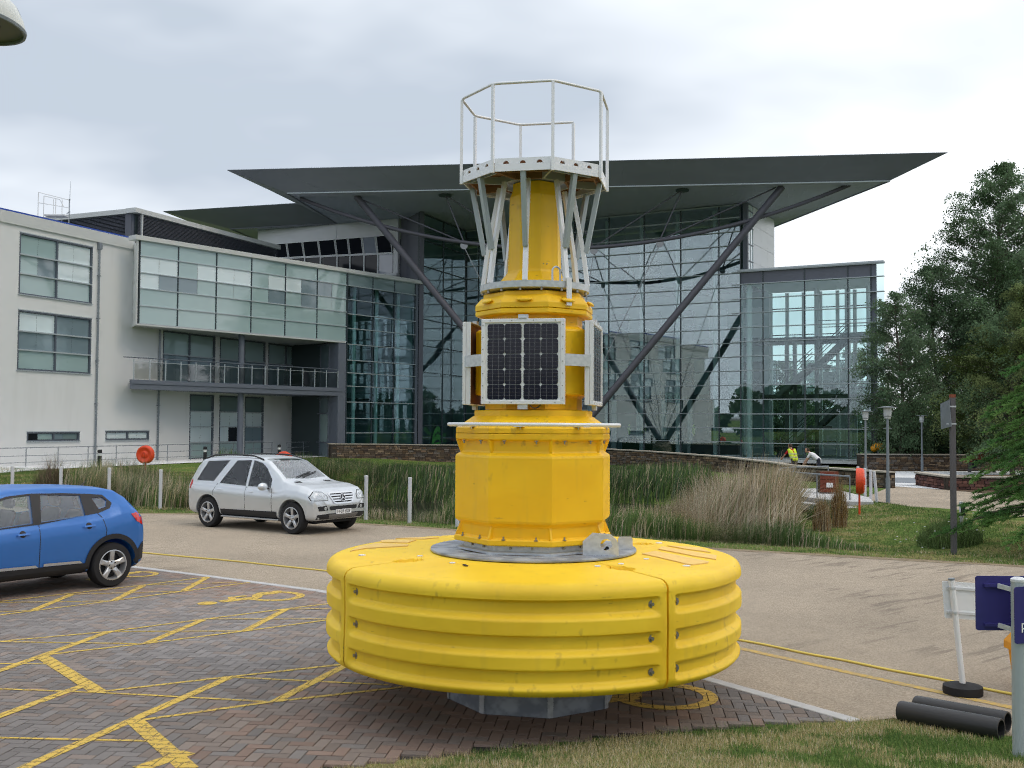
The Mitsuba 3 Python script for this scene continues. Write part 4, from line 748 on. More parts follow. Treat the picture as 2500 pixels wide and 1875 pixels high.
# roof: soffit boards, sloping fascia panels, deck
SOF = [A(24.35, 67.41), A(-15.64, 72.14), A(-14.02, 82.95), A(-23.17, 85.68), A(-20.8, 99), A(17.9, 96.5)]
TOP = [A(27.31, 65.42), A(-19.57, 71.19), A(-16.9, 81.8), A(-28.63, 85.36), A(-25.4, 102), A(21.0, 99.5)]
zs_, zt_ = 18.52, 19.86
rf = key('roof', hall)
poly = sg.Polygon(SOF); obj('deck', prism(poly.buffer(-.05), zs_ + .07, zs_ + .5), 'louvre_grey', rf)
obj('rear_block', prism([(-19.6, 86.4), (-8.4, 81.4), (-5, 90), (-20, 98), (-27, 92)], 0, 13), 'panel_grey', hall)
ux, uy = unit(A(-39.99, 4.73)), A(4.73, 39.99) / np.hypot(4.73, 39.99)
for k in range(34):
    a = k * .62; st = sg.Polygon([SOF[0] + ux * -3 + uy * a, SOF[0] + ux * 60 + uy * a, SOF[0] + ux * 60 + uy * (a + .565), SOF[0] + ux * -3 + uy * (a + .565)]).intersection(poly)
    for q in getattr(st, 'geoms', [st]):
        if q.area > .05 and a < 18: obj('soffit_board', prism(q, zs_, zs_ + .055), 'roof_soffit', rf)
for a in range(6):
    b = (a + 1) % 6; s0, s1, t0, t1 = SOF[a], SOF[b], TOP[a], TOP[b]; L_ = np.hypot(*(s1 - s0)); n_ = 14 if a == 0 else max(1, int(L_ / 4))
    for k in range(n_):
        f0, f1 = k / n_, (k + 1) / n_ - .006 / L_ * 2
        p = [np.append(s0 + (s1 - s0) * f0, zs_), np.append(s0 + (s1 - s0) * f1, zs_), np.append(t0 + (t1 - t0) * f1, zt_), np.append(t0 + (t1 - t0) * f0, zt_)]
        c = np.mean([np.append(x, zs_ + .7) for x in SOF], 0)
        obj('fascia_panel', hull(p + [x * .995 + c * .005 for x in p]), 'roof_fascia', rf)
    obj('edge_trim', beam(np.append(s0, zs_ - .02), np.append(s1, zs_ - .02), .09, .07), 'panel_grey' if a else 'transom_light', rf)
obj('roof_sheet', prism(sg.Polygon(TOP).buffer(-.02), zt_ - .02, zt_ + .03), 'roof_fascia', rf)
# struts, bow and rods
fr_ = key('roof_frame', hall); Bp = A(3.47, 71.0, .9)
for tp in (A(17.86, 69.2, 18.5), A(-10.96, 72.98, 18.5)): obj('strut', tube(Bp, tp, .235, 16), 'strut_grey', fr_, smooth=30)
obj('plinth', lathe([(.01, 1.3), (.55, 1.3), (.9, .9), (1.1, -.8)], 16, 0, Bp[:2]), 'coping', fr_)
e0, e1 = A(-15.0, 73.5, 18.45), A(22.28, 68.9, 18.6)
arc = lambda t: e0 + (e1 - e0) * t - A(0, 0, 15.6 * t * (1 - t))
obj('bow_tube', pipe([arc(t) for t in np.linspace(0, 1, 40)], .135, 12), 'strut_grey', fr_, smooth=True)
tn = (.312, .428, .55, .668)
rfn = [A(-11.1, 73.0, 18.5), A(-4.71, 72.3, 18.5), A(3.4, 71.3, 18.5), A(11.41, 70.3, 18.5), A(17.5, 69.5, 18.5)]
for k, t in enumerate(tn):
    q = arc(t)
    for r_ in ((0, 1), (1, 2), (2, 3), (3, 4))[k]: obj('rod', tube(q, rfn[r_], .05 if k in (0, 3) else .042, 8), 'strut_grey', fr_)
    obj('node_plate', fr(disc(.26, -.04, .04, 14), q - A(0, 0, .22), (1, 0, 0), Z3, (0, -1, 0)), 'rod_grey', fr_)
    obj('cable', tube(q - A(0, 0, .3), Bp + A(0, 0, .3), .028, 6), 'rod_grey', fr_)
for r_ in rfn[1:4]: obj('node_plate', move(disc(.45, -.1, 0, 14), *r_), 'hall_dark', fr_)
# clerestory at the left
CL = Plane((-19.25, 85.5), (10.27, -4.6), (0, -1)); cls = key('clerestory', hall)
obj('wall_panel', CL.slab(-2, 5.72, 17.28, 18.5, -.3, 0), 'white_panel', cls); obj('wall_panel', CL.slab(5.75, 11.35, 17.28, 18.5, -.3, 0), 'white_panel', cls)
obj('end_post', CL.slab(10.95, 11.35, 13, 17.27, -.3, .02), 'white_panel', cls); obj('dark_reveal', CL.slab(11.4, 12.2, 13, 18.5, -.6, -.3), 'louvre_grey', cls); obj('backing', CL.slab(-2, 11, 12.5, 17.3, -2.2, -2), 'hall_dark', cls)
sC = [-.2, 1.15, 2.69, 4.21, 5.79, 7.0, 8.29, 9.55, 10.92]
for i in range(8):
    s0, s1 = sC[i] + .06, sC[i + 1] - .06; zm = 16.05 - .03 * i; wn = key('window', cls)
    P0, P1, P2, P3 = CL.at(s0, 17.2, .36), CL.at(s1, 17.2, .36), CL.at(s1, zm + .05, .04), CL.at(s0, zm + .05, .04)
    obj('frame', join(beam(P0, P1, .06, .07), beam(P1, P2, .06, .07), beam(P2, P3, .06, .07), beam(P3, P0, .06, .07)), 'white_panel', wn)
    obj('pane', (np.array([P0, P1, P2, P3]), np.array([[0, 1, 2], [0, 2, 3]])), 'pane_dark' if i != 6 else 'pane_lilac', wn)
    obj('pane', CL.quad(s0, s1, 13.2, zm - .06, -.05), 'pane_dark' if i != 7 else 'pane_lilac', wn)
    obj('mullion', CL.slab(sC[i] - .05, sC[i] + .05, 13, 17.27, -.1, .03), 'white_panel', wn); obj('transom', CL.slab(s0, s1, zm - .06, zm + .03, -.1, .025), 'white_panel', wn)
obj('sill', CL.slab(-.3, 11.4, 14.05, 14.25, -.1, .3), 'white_panel', cls)
Rv = Plane(CL.at(11.9, 0, -.3)[:2], Lf_.at(0)[:2] - CL.at(11.9, 0, -.3)[:2], (0, -1)); obj('dark_reveal', Rv.slab(0, float(np.linalg.norm(Lf_.at(0)[:2] - CL.at(11.9, 0, -.3)[:2])), .5, 18.5, -.4, -.05), 'louvre_grey', cls)
# white end wall of the hall above the right-hand block, its first bay glazed
wt = key('end_wall', hall); Ew = Plane(Mf.at(-.3)[:2], (.487, .873), (1, -1))
inset([.25, .85, 1.45], [13.2, 14.4, 15.6, 16.8, 18.0, 18.48], Ew, wt, .09, .07, lambda i, j: b_, mat_m='white_panel', mat_t='frame_grey', tproud=.03)
obj('corner_post', Ew.slab(-.05, .2, 13.1, 18.5, -.3, .04), 'frame_grey', wt); obj('backing', Ew.slab(.2, 7.2, 13.1, 18.5, -.4, -.2), 'hall_dark', wt)
for k in range(3):
    for z in range(4): obj('panel', Ew.slab(1.52 + k * 1.88, 3.38 + k * 1.88, 13.1 + z * 1.35, 14.43 + z * 1.35, -.18, 0), 'white_panel', wt)
# right-hand block: glass on all sides, stairs inside
Rf = Plane((23.58, 67), (-.877, .4805), (-.3, -1)); rb_ = key('stair_block', hall)
sR = [.62, 2.05, 4.84, 7.62, 9.16]; zR = [.49 + .98 * k for k in range(13)] + [13.1]
inset(sR, zR, Rf, rb_, .08, .05, lambda i, j: 'panel_grey' if j == 12 else 'pane_clear', tproud=.16, s_ext=(-.85, .6))
for j in range(13): obj('pane', Rf.quad(-.2, .28, zR[j] + .03, zR[j + 1] - .03, -.02), 'pane_clear', rb_)
obj('corner_column', Rf.slab(.30, .62, .3, 13.08, -.35, -.05), 'frame_grey', rb_)
obj('coping', Rf.slab(-.2, 9.3, 13.13, 13.25, -.4, .2), 'transom_light', rb_)
obj('base_rail', Rf.slab(-.25, 9.3, .20, .44, -.3, .12), 'white_panel', rb_)
cR, cL, kR, kL = Rf.at(.3, 0, -.2)[:2], Rf.at(9.2, 0, -.2)[:2], Rf.at(1.9, 0, -8)[:2], Rf.at(9.2, 0, -8)[:2]
obj('roof', prism([cR, cL, kL, kR], 12.55, 12.8), 'hall_column', rb_); obj('ground_floor', prism([cR, cL, kL, kR], .25, .47), 'hall_floor', rb_)
Bk = Plane(kR, kL - kR, (0, 1)); Lb = float(np.linalg.norm(kL - kR))
bw = key('back_glazing', rb_)
for k in range(7): obj('mullion', Bk.slab(k * Lb / 6 - .12, k * Lb / 6 + .12, .47, 12.5, -.1, .1), 'hall_column', rb_)
for z in np.arange(1.5, 12.5, 1.96): obj('transom', Bk.slab(0, Lb, z, z + .07, -.08, .08), 'mullion_dark', rb_)
obj('rear_pane', Bk.quad(0, Lb, .5, 12.5, 0), 'pane_clear', rb_)
for k, z0, z1 in ((1, .5, 3.9), (2, .5, 3.9), (1, 5.0, 6.6), (2, 5.0, 6.6), (4, .5, 3.9)): obj('rear_panel', Bk.slab(k * Lb / 6 + .16, (k + 1) * Lb / 6 - .16, z0, z1, -.06, -.02), 'hall_column', rb_)
for z, s0, s1 in ((4.55, .4, 9.1), (8.6, .4, 9.1)): obj('floor_slab', prism([Rf.at(s0, 0, -4.6)[:2], Rf.at(s1, 0, -4.6)[:2], Rf.at(s1, 0, -7.6)[:2], Rf.at(s0, 0, -7.6)[:2]], z, z + .32), 'stair_dark', rb_)
def flight(s0, z0, s1, z1, o):
    f = key('stair_flight', rb_); n_ = 10
    for dd in (0, 1.1): obj('stringer', beam(Rf.at(s0, z0, o - dd), Rf.at(s1, z1, o - dd), .08, .32), 'stair_dark', f)
    for dz in (.55, .8, 1.05): obj('handrail', tube(Rf.at(s0, z0 + dz, o), Rf.at(s1, z1 + dz, o), .03, 6), 'stair_dark', f)
    for k in range(n_): t = (k + .5) / n_; obj('tread', Rf.slab(*sorted((s0 + (s1 - s0) * t - .15, s0 + (s1 - s0) * t + .15)), z0 + (z1 - z0) * t, z0 + (z1 - z0) * t + .05, o - 1.05, o - .05), 'stair_dark', f)
for z in (.5, 4.7): flight(7.1, z, 4.7, z + 2.1, -1.6); flight(4.7, z + 2.1, 2.6, z + 4.1, -3.1); obj('landing', Rf.slab(4.0, 5.0, z + 1.95, z + 2.15, -4.3, -1.5), 'stair_dark', rb_); obj('landing_rail', join(*[tube(Rf.at(.8, z + 4.1 + d, -3.0), Rf.at(4.6, z + 4.1 + d, -3.0), .03, 6) for d in (.6, 1.05)]), 'stair_dark', rb_, kind='stuff'); obj('landing', Rf.slab(.6, 2.8, z + 3.9, z + 4.1, -4.5, -1.2), 'stair_dark', rb_)
for s, o in ((6.75, -2.9), (6.2, -2.9), (4.72, -2.9)): obj('column', Rf.slab(s - .12, s + .12, .47, 8.8, o - .1, o + .1), 'stair_dark', rb_)
for s, o in ((8.75, -.7), (1.6, -5.0), (3.2, -5.8), (5.4, -6.2)): obj('column', tube(Rf.at(s, .47, o), Rf.at(s, 12.5, o), .2, 12), 'hall_column', rb_, smooth=30)
RT = Plane(Rf.at(9.2, 0, -.1)[:2], Mf.at(.1, 0, 0)[:2] - Rf.at(9.2, 0, -.1)[:2], (-1, 0))
obj('return_wall', RT.slab(.02, float(np.linalg.norm(Mf.at(.1)[:2] - Rf.at(9.2, 0, -.1)[:2])), .3, 13.1, -.1, 0), 'hall_wall', hall)
obj('podium', prism([Rf.at(-.4, 0, .6)[:2], A(13.9, 52), A(12.0, 60), A(8.8, 66.5), A(6.0, 69.6), A(-4, 72.6), A(-11, 70.2), Bx.at(15.9)[:2], Bx.at(22.9)[:2], Lf_.at(Ll)[:2], Mf.at(0, 0, -.1)[:2], Rf.at(9.2, 0, 0)[:2]], -.5, -.12), 'hall_floor', hall)
# ------------------------------------------------------------------ stone walls and forecourt
def stone_wall(name, pts, label, hb, thick=.42, seed=1, lead=0, stone_cols=((.17, .115, .075), (.125, .095, .07), (.215, .16, .11), (.15, .13, .115), (.10, .075, .06))):
    """pts: (x, y, top z); outward side on the right-hand of the direction"""
    w = thing(name, label, 'wall'); r = np.random.default_rng(seed); pts = [np.array(p, float) for p in pts]
    seg = [np.hypot(*(b - a)[:2]) for a, b in zip(pts, pts[1:])]; cum = np.concatenate([[0], np.cumsum(seg)])
    P = np.array(pts); at = lambda s: np.array([np.interp(s, cum, P[:, k]) for k in range(3)])
    body, cop = [], []
    for a, b in zip(pts, pts[1:]):
        e = unit(A(*(b - a)[:2], 0)); n = A(e[1], -e[0], 0); q = [a * [1, 1, 0], b * [1, 1, 0]]
        body.append(hull([x - n * o + A(0, 0, z) for x, zt in ((q[0] - e * .02, a[2]), (q[1] + e * .02, b[2])) for o in (.03, thick) for z in (hb, zt - .05)]))
        cop.append(hull([x - n * o + A(0, 0, z) for x, zt in ((q[0], a[2]), (q[1], b[2])) for o in (-.05, thick + .05) for z in (zt - .05, zt + .015)]))
    obj('core', join(*body), 'mortar', w, kind='stuff')
    for c in cop: obj('coping', c, 'coping', w)
    st = []
    z = hb + .02
    while z < max(p[2] for p in pts):
        hgt = r.uniform(.07, .15); s = r.uniform(0, .2)
        while s < cum[-1]:
            L_ = r.uniform(.16, .5); s1 = min(s + L_, cum[-1]); m = at((s + s1) / 2)
            if z + hgt < m[2] - .055: st.append((s, s1 - .018, z, z + hgt - .016))
            s = s1
        z += hgt
    ms, cs, big = [], [], []
    for s0, s1, z0, z1 in st:
        a, b = at(s0), at(s1); e = unit(A(*(b - a)[:2], 0)); n = A(e[1], -e[0], 0); o = r.uniform(-.012, .028); j = lambda: r.normal(0, .012)
        fc = [a * [1, 1, 0] + A(0, 0, z0 + j() * .5), b * [1, 1, 0] + A(0, 0, z0 + j() * .5), b * [1, 1, 0] + A(0, 0, z1 + j() * .5), a * [1, 1, 0] + A(0, 0, z1 + j() * .5)]
        c = sum(fc) / 4; v = np.array([x - n * .06 for x in fc] + [x * .93 + c * .07 + n * (o + j() * .4) for x in fc])
        ms.append((v, BRF)); cs.append(np.repeat((np.array(stone_cols[r.integers(len(stone_cols))]) * r.uniform(.65, 1.35))[None], 8, 0)); big.append(np.hypot(*c[:2]))
    o = np.argsort(big); first = set(o[:lead].tolist())
    for k in first: obj('stone', ms[k], 'stone', w, color=cs[k])
    rest_ = [k for k in range(len(ms)) if k not in first]
    if rest_: obj('stonework', join(*[ms[k] for k in rest_]), 'stone', w, color=np.vstack([cs[k] for k in rest_]), kind='stuff')
    return w
stone_wall('stone_wall', [(-12.3, 70.6, 1.28), (-12.0, 69.7, 1.28), (-4.2, 72.4, 1.2), (2.0, 71.9, 1.12), (6.1, 69.0, 1.06), (8.6, 66.0, 1.0), (11.7, 59.6, .89), (13.3, 53.2, .76), (13.55, 52.1, .70), (15.0, 47.4, .70), (15.85, 44.6, .71), (16.25, 44.65, .71)], 'long curving brown stone wall between the reed bed and the glass building', -.75, seed=3, lead=300)
stone_wall('stone_wall', [(20.3, 61.2, 1.02), (27.6, 62.7, 1.0), (40, 66, 1.0)], 'straight stone wall behind the paved forecourt, under the trees', -.1, seed=4, lead=0)
stone_wall('stone_wall', [(18.0, 47.0, .60), (17.95, 43.6, .58), (24.5, 42.4, .58)], 'low red-brown planter wall under the conifer branches', -.1, seed=5, lead=0, stone_cols=((.15, .075, .06), (.11, .06, .055)))
obj('planter_soil', prism([(18.3, 46.8), (18.3, 44.1), (24.5, 42.9), (26, 47)], .3, .5), 'soil', kind='structure', label='dark bark-mulched soil inside the low planter wall')
obj('soil_bed', flat([(17.9, 43.5), (18.9, 40.9), (21.5, 37.6), (26, 36.5), (27, 42)], .03), 'soil', kind='structure', label='bare brown soil strip between planter and path')
fc = key('forecourt'); labels[fc] = {'kind': 'structure', 'label': 'pale paved forecourt with a dark inlaid pattern at the top of the path'}
FC = sg.Polygon([(15.9, 44.8), (16.6, 46.0), (18.0, 43.7), (18.0, 47.2), (27, 50), (40, 58), (40, 66), (27.5, 62.6), (20.3, 61.1), (17, 60), (16.2, 52)])
obj('paving', flat(FC, .024), 'paved_white', fc)
for q in ([(16.4, 49.2), (18.6, 48.6), (21.2, 53.4), (17.2, 54.8)], [(16.3, 46.9), (18.1, 46.5), (18.1, 46.9), (16.3, 47.3)], [(19.8, 48.9), (26, 51), (26, 51.5), (19.6, 49.4)]): obj('dark_slab', flat(q, .029), 'paved_dark', fc)
sq = np.array([W.at(s, 0, o) for s in np.linspace(-8, 25, 34) for o in (.02, 1.4, 2.8, 4.2)]); sq[:, 2] = TZ(sq[:, 0], sq[:, 1]) + .03; kk = np.array([[a * 4 + b, a * 4 + b + 1, a * 4 + b + 5, a * 4 + b + 4] for a in range(33) for b in range(3)])
obj('wing_path', (sq, tri(kk)), 'paved_white', kind='structure', label='pale footpath with handrail along the base of the white wing')
# railing along the wing
rl = thing('ramp_railing', 'long grey handrail of posts and three rails along the base of the white wing', 'railing')
for z in (.62, .95, 1.35):
    obj('rail', tube(W.at(-6, z - .05, 1.6), W.at(20.5, z - .05, 1.6), .024 if z > 1 else .017, 6), 'lamp_grey', rl)
for k in range(14): obj('post', tube(W.at(-5.9 + 2.02 * k, .2, 1.6), W.at(-5.9 + 2.02 * k, 1.3, 1.6), .024, 6), 'lamp_grey', rl)
rl = thing('ramp_railing', 'short grey handrail at the foot of the wall under the balcony', 'railing')
for z in (.62, .95, 1.3): obj('rail', tube(W.at(21.6, z, 1.9), W.at(25.6, z, 1.9), .02, 6), 'lamp_grey', rl)
for k in range(3): obj('post', tube(W.at(21.6 + 2 * k, .2, 1.9), W.at(21.6 + 2 * k, 1.3, 1.9), .022, 6), 'lamp_grey', rl)
for p, lab in (((-19.4, 49.6), 'dark bollard light beside the downpipe of the white wing'), ((-16.3, 56.0), 'dark bollard light just above the rear of the silver car roof'), ((-13.75, 62.3), 'dark bollard light farthest along the wing, under the balcony end')):
    b = thing('bollard_light', lab, 'bollard light', 'dark bollard lights along the wing path'); z0 = float(TZ(*p)) - .05
    obj('shaft', lathe([(0, z0), (.095, z0), (.095, z0 + .80), (0, z0 + .80)], 14, 0, p), 'black_trim', b); obj('lens', lathe([(0, z0 + .80), (.085, z0 + .80), (.085, z0 + .93), (0, z0 + .93)], 14, 0, p), 'white_paint', b); obj('cap', lathe([(0, z0 + .93), (.1, z0 + .93), (.1, z0 + 1.08), (0, z0 + 1.1)], 14, 0, p), 'black_trim', b)
# white bollards along the verge
VB = [((-15.86, 33.5), 'white post farthest left along the verge'), ((-14.15, 33.1), 'white post second from the left, above the blue car roof'), ((-12.4, 32.5), 'white post third from the left, above the rear of the blue car'), ((-10.66, 32.04), 'white post between the blue and the silver car'), ((-3.94, 28.61), 'white post right at the nose of the silver car'), ((-2.67, 27.75), 'white post on the verge midway between silver car and buoy'), ((-1.37, 26.83), 'white post half hidden by the left side of the buoy drum')]
VB += [((13.35, 40.6), 'white post nearest the stone wall in the row by the path'), ((13.05, 38.9), 'white post second from the wall in the row by the path'), ((12.82, 37.6), 'white post third from the wall in the row by the path'), ((12.65, 36.45), 'white post nearest the road in the row by the path')]
for k, (p, lab) in enumerate(VB):
    b = thing('bollard', lab, 'bollard', 'white posts along the verge' if k < 7 else 'white posts by the path'); z0 = float(TZ(*p)); h = 1.18 if k < 7 else 1.05; q = A(*p, z0)
    obj('shaft', tube(q - A(0, 0, .1), q + A(0 if k < 10 else -.1, 0, h), .052, 12), 'post_white', b, smooth=30)
    obj('cap', lathe([(0, z0 + h - .001), (.054, z0 + h), (.05, z0 + h + .02), (0, z0 + h + .025)], 12, 0, p if k < 10 else (p[0] - .1, p[1])), 'white_paint', b)
# lifebuoy housings
def lifebuoy(p, zc, yaw, lab, r_=.40, d_=.24):
    b = thing('lifebuoy_housing', lab, 'lifebuoy housing', 'orange lifebuoy housings round the pond'); z0 = float(TZ(*p)); c, s = math.cos(math.radians(yaw)), math.sin(math.radians(yaw)); n = A(s, -c, 0); t = A(c, s, 0)
    prof = [(.0, d_ * .5), (.10, d_ * .5), (.17, d_ * .30), (.22, d_ * .34), (r_ * .8, d_ * .5), (r_ * .95, d_ * .38), (r_, d_ * .1), (r_, -d_ * .3), (r_ * .94, -d_ * .46), (0, -d_ * .5)]
    obj('shell', fr(lathe(prof, 28), A(p[0], p[1], zc), t, Z3, n), 'orange', b, smooth=40)
    obj('post', tube(A(p[0], p[1], z0 - .1) - n * d_ * .1, A(p[0], p[1], zc - r_ * .9) - n * d_ * .1, .032, 8), 'orange', b)
    obj('handle', fr(pipe([(-.07, -.12, 0), (-.07, .05, 0), (-.03, .10, 0), (.03, .10, 0), (.07, .05, 0), (.07, -.12, 0)], .016, 6), A(p[0], p[1], zc) + n * (d_ * .5 + .01), t, Z3, n), 'orange', b)
lifebuoy((-16.0, 46), 1.2, -8, 'orange lifebuoy housing on a post below the white wing', .40)
lifebuoy((-9.95, 46), .98, 0, 'orange lifebuoy housing showing just above the silver car roof', .40)
lifebuoy((10.72, 32.4), .94, 72, 'orange lifebuoy housing on an orange post at the right end of the pond, seen edge-on', .40, .26)
# handrail, jetty and timber box
hr = thing('curved_handrail', 'grey curved handrail round the pale jetty at the reed edge', 'railing')
pr = [(11.75, 36.6, .88), (10.9, 37.6, .9), (10.35, 38.8, .92), (10.15, 40.0, .93), (10.6, 41.4, .95), (11.3, 42.2, .97), (12.9, 42.9, .98)]
obj('top_rail', pipe([np.array(bez(*pr[k:k + 3], 5)[q]) if False else np.array([np.interp(t, range(7), [p[a] for p in pr]) for a in range(3)]) for t in np.linspace(0, 6, 25) for k, q in ((0, 0),)], .032, 8), 'lamp_grey', hr, smooth=True)
for p in pr[:1] + pr[1:]: obj('post', tube((p[0], p[1], -.4), p, .025, 6), 'lamp_grey', hr)
jt = key('jetty'); labels[jt] = {'label': 'pale concrete jetty slab inside the curved handrail', 'category': 'jetty'}
obj('deck', prism([(10.5, 38.2), (11.3, 35.9), (12.3, 35.8), (12.9, 38), (13.2, 43.5), (11.2, 43.2), (10.4, 41)], -.1, .06), 'kerb', jt); obj('step', prism([(10.2, 37.2), (11.15, 35.2), (12.2, 35.0), (12.25, 35.7), (11.2, 35.8), (10.45, 38)], -.3, -.09), 'kerb', jt)
tb = thing('timber_box', 'red-brown timber slatted box with a white notice beside the jetty', 'planter box')
for k in range(5): obj('slat', cbox(11.72, 12.42, 40.0, 40.03, .11 + k * .16, .255 + k * .16, .004), 'timber_red', tb)
obj('body', box(11.74, 12.4, 40.035, 40.6, .1, .9), 'soil', tb)
obj('notice', box(11.95, 12.2, 39.975, 39.995, .30, .47), 'white_paint', tb); 
# path lamps
for p, h, lab in (((12.86, 36.0), 3.3, 'grey path lamp with flat disc top nearest the camera, by the white posts'), ((15.6, 46.4), 3.32, 'grey path lamp standing in front of the glass corner column'), ((23.62, 60.6), 3.3, 'grey path lamp in front of the straight stone wall')):
    l = thing('path_lamp', lab, 'street lamp', 'grey path lamps'); z0 = float(TZ(*p)); L_ = lambda pr_, n=16: lathe([(a, b + z0) for a, b in pr_], n, 0, p)
    obj('pole', L_([(0, -.1), (.075, -.1), (.075, .85), (.05, .9), (.045, h - .42), (0, h - .42)], 12), 'lamp_grey', l, smooth=30)
    obj('lens', L_([(0, h - .415), (.10, h - .415), (.13, h - .25), (.13, h - .06), (0, h - .06)]), 'white_panel', l); obj('lens_band', L_([(.102, h - .35), (.14, h - .35), (.14, h - .32), (.1, h - .32)]), 'lamp_grey', l)
    obj('disc_top', L_([(0, h - .055), (.33, h - .045), (.34, h - .03), (.1, h), (0, h + .01)], 24), 'lamp_grey', l)
    obj('bracket', beam((p[0] - .14, p[1], z0 + h - .75), (p[0] + .14, p[1], z0 + h - .75), .03, .03), 'lamp_grey', l)
# tall sign post, marker post
sp = thing('sign_post', 'tall dark square post with a road sign seen edge-on near its top', 'sign'); q = A(9.18, 21.9, 0)
obj('post', box(q[0] - .048, q[0] + .048, q[1] - .048, q[1] + .048, -.05, 3.22), 'post_dark', sp); obj('end_cap', box(q[0] - .05, q[0] + .05, q[1] - .05, q[1] + .05, 3.223, 3.29), 'rust_hole', sp)
obj('sign_plate', hull([q + A(-.155, -.2, 3.17), q + A(-.145, -.2, 3.17), q + A(-.07, .45, 3.1), q + A(-.06, .45, 3.1), q + A(-.11, -.2, 2.62), q + A(-.10, -.2, 2.62), q + A(-.06, .45, 2.56), q + A(-.05, .45, 2.56)]), 'lamp_grey', sp)
for z in (3.02, 2.66): obj('clamp', box(q[0] - .11, q[0] + .055, q[1] - .056, q[1] + .056, z, z + .03), 'galvanised', sp)
b = thing('bollard', 'white marker post with a small dark reflector right of the tall sign post', 'bollard'); q = A(10.92, 25.6, float(TZ(10.92, 25.6)))
obj('shaft', tube(q - A(0, 0, .1), q + A(0, 0, .95), .05, 12), 'post_white', b); obj('reflector', box(q[0] - .03, q[0] + .07, q[1] - .075, q[1] - .052, q[2] + .62, q[2] + .9), 'black_trim', b)
# blue sign, white sign, pipes, bin
bs = thing('parking_sign', 'navy blue sign panels on a low grey post at the right edge', 'sign'); q = A(3.828, 7.98, 0); zb_ = float(TZ(q[0], q[1]))
obj('post', lathe([(0, zb_ - .1), (.055, zb_ - .1), (.053, 1.44), (.0, 1.44)], 24, 0, q[:2]), 'post_sign', bs, smooth=30); obj('cap', lathe([(0, 1.441), (.056, 1.441), (.056, 1.46), (.03, 1.475), (0, 1.478)], 24, 0, q[:2]), 'white_panel', bs, smooth=30)
def plate(w, h, r_=.02): return prism(sg.box(r_, r_, w - r_, h - r_).buffer(r_), -.004, .004)
SB = Plane((q[0] - .254, q[1] + .16), (1, .0), (0, -1)); obj('rear_panel', fr(plate(.62, .415), SB.at(0, 1.045, 0), SB.d, Z3, SB.n), 'navy_sign', bs)
for z in (1.39, 1.09): obj('rail', SB.slab(.06, .57, z - .012, z + .012, .006, .03), 'navy_sign', bs); obj('clip', beam(SB.at(.16, z, .03), A(q[0], q[1] - .03, z - .02), .012, .035), 'galvanised', bs)
SF = Plane((q[0] - .070, q[1] - .080), (.98, .16), (0, -1)); fp = obj('front_panel', fr(plate(.70, .42), SF.at(0, .99, 0), unit(SF.d + A(0, 0, .045)), Z3, SF.n), 'navy_sign', bs)
x0_ = .046
for ch_ in 'Pa': tm = meshkit.text_mesh(ch_, .070, .003); obj('lettering', fr((tm.vertices, tm.faces), SF.at(x0_, 1.074, .006), SF.d, Z3, SF.n), 'white_letter', bs); x0_ += .052
obj('symbol', fr(prism(sg.Point(.175, .28).buffer(.085, 24).difference(sg.Point(.175, .28).buffer(.062, 24)), .005, .008), SF.at(0, .985, 0), SF.d, Z3, SF.n), 'white_letter', bs)
ws = thing('temporary_sign', 'white sign seen from behind on a leaning pole with a black round base', 'sign'); q = A(4.39, 10.3, .02)
obj('base', lathe([(0, .02), (.18, .02), (.185, .05), (.18, .10), (.05, .125), (0, .125)], 28, 0, q[:2]), 'black_rubber', ws, smooth=30); pt = q + A(-.09, .02, 1.09)
obj('pole', tube(q + A(0, 0, .1), pt, .029, 14), 'white_paint', ws, smooth=30); obj('pole_cap', tube(pt + A(0, 0, .001), pt + A(-.002, 0, .02), .031, 14), 'lamp_grey', ws)
W2 = Plane((q[0] - .15, q[1] + .05), (1, .05), (0, -1)); obj('plate', fr(plate(.70, .36, .015), W2.at(0, .74, 0), unit(W2.d + A(0, 0, -.07)), unit(A(-.06, 0, 1)), W2.n), 'white_paint', ws)
for z in (1.035, .80): obj('stiffener', fr(box(.02, .68, -.012, .012, .005, .02), W2.at(0, z, 0), unit(W2.d + A(0, 0, -.07)), unit(A(-.06, 0, 1)), W2.n), 'white_panel', ws); obj('clamp', move(lathe([(.028, -.012), (.036, -.012), (.036, .012), (.028, .012)], 14), *(q + A(-.09, .02, 1.0) * ((z + .0) / 1.09) + A(0, 0, -.02 + z - z / 1.09))), 'galvanised', ws)
pp = np.array([[3.42, 9.32, .115], [4.02, 8.70, .135]])
for k, (off, lab) in enumerate(((A(0, 0, 0), 'thick black plastic pipe lying on the grass edge, nearer of two'), (A(.23, .24, -.015), 'black plastic pipe lying behind the nearer pipe'))):
    pt_ = thing('plastic_pipe', lab, 'pipe', 'two black pipes lying by the sign'); a, b = pp[0] + off, pp[1] + off + (A(.0, 0, 0) if k == 0 else A(-.05, .03, 0)); e = unit(b - a); n1 = unit(np.cross(e, Z3)); n2 = np.cross(n1, e)
    obj('tube', fr(lathe([(.072, 0), (.083, 0), (.088, .012), (.088, np.linalg.norm(b - a) - .01), (.085, np.linalg.norm(b - a)), (.072, np.linalg.norm(b - a)), (.072, 0)], 28), a, n1, n2, e), 'pipe_black', pt_, smooth=35)
    obj('stripe', beam(a + n2 * .0885 + e * .05, b + n2 * .0885 - e * .05, .003, .001, n2), 'lamp_grey', pt_)
gb = thing('grit_bin', 'orange-yellow grit bin half hidden behind the grey sign post', 'bin'); x0, y0 = 4.93, 9.95
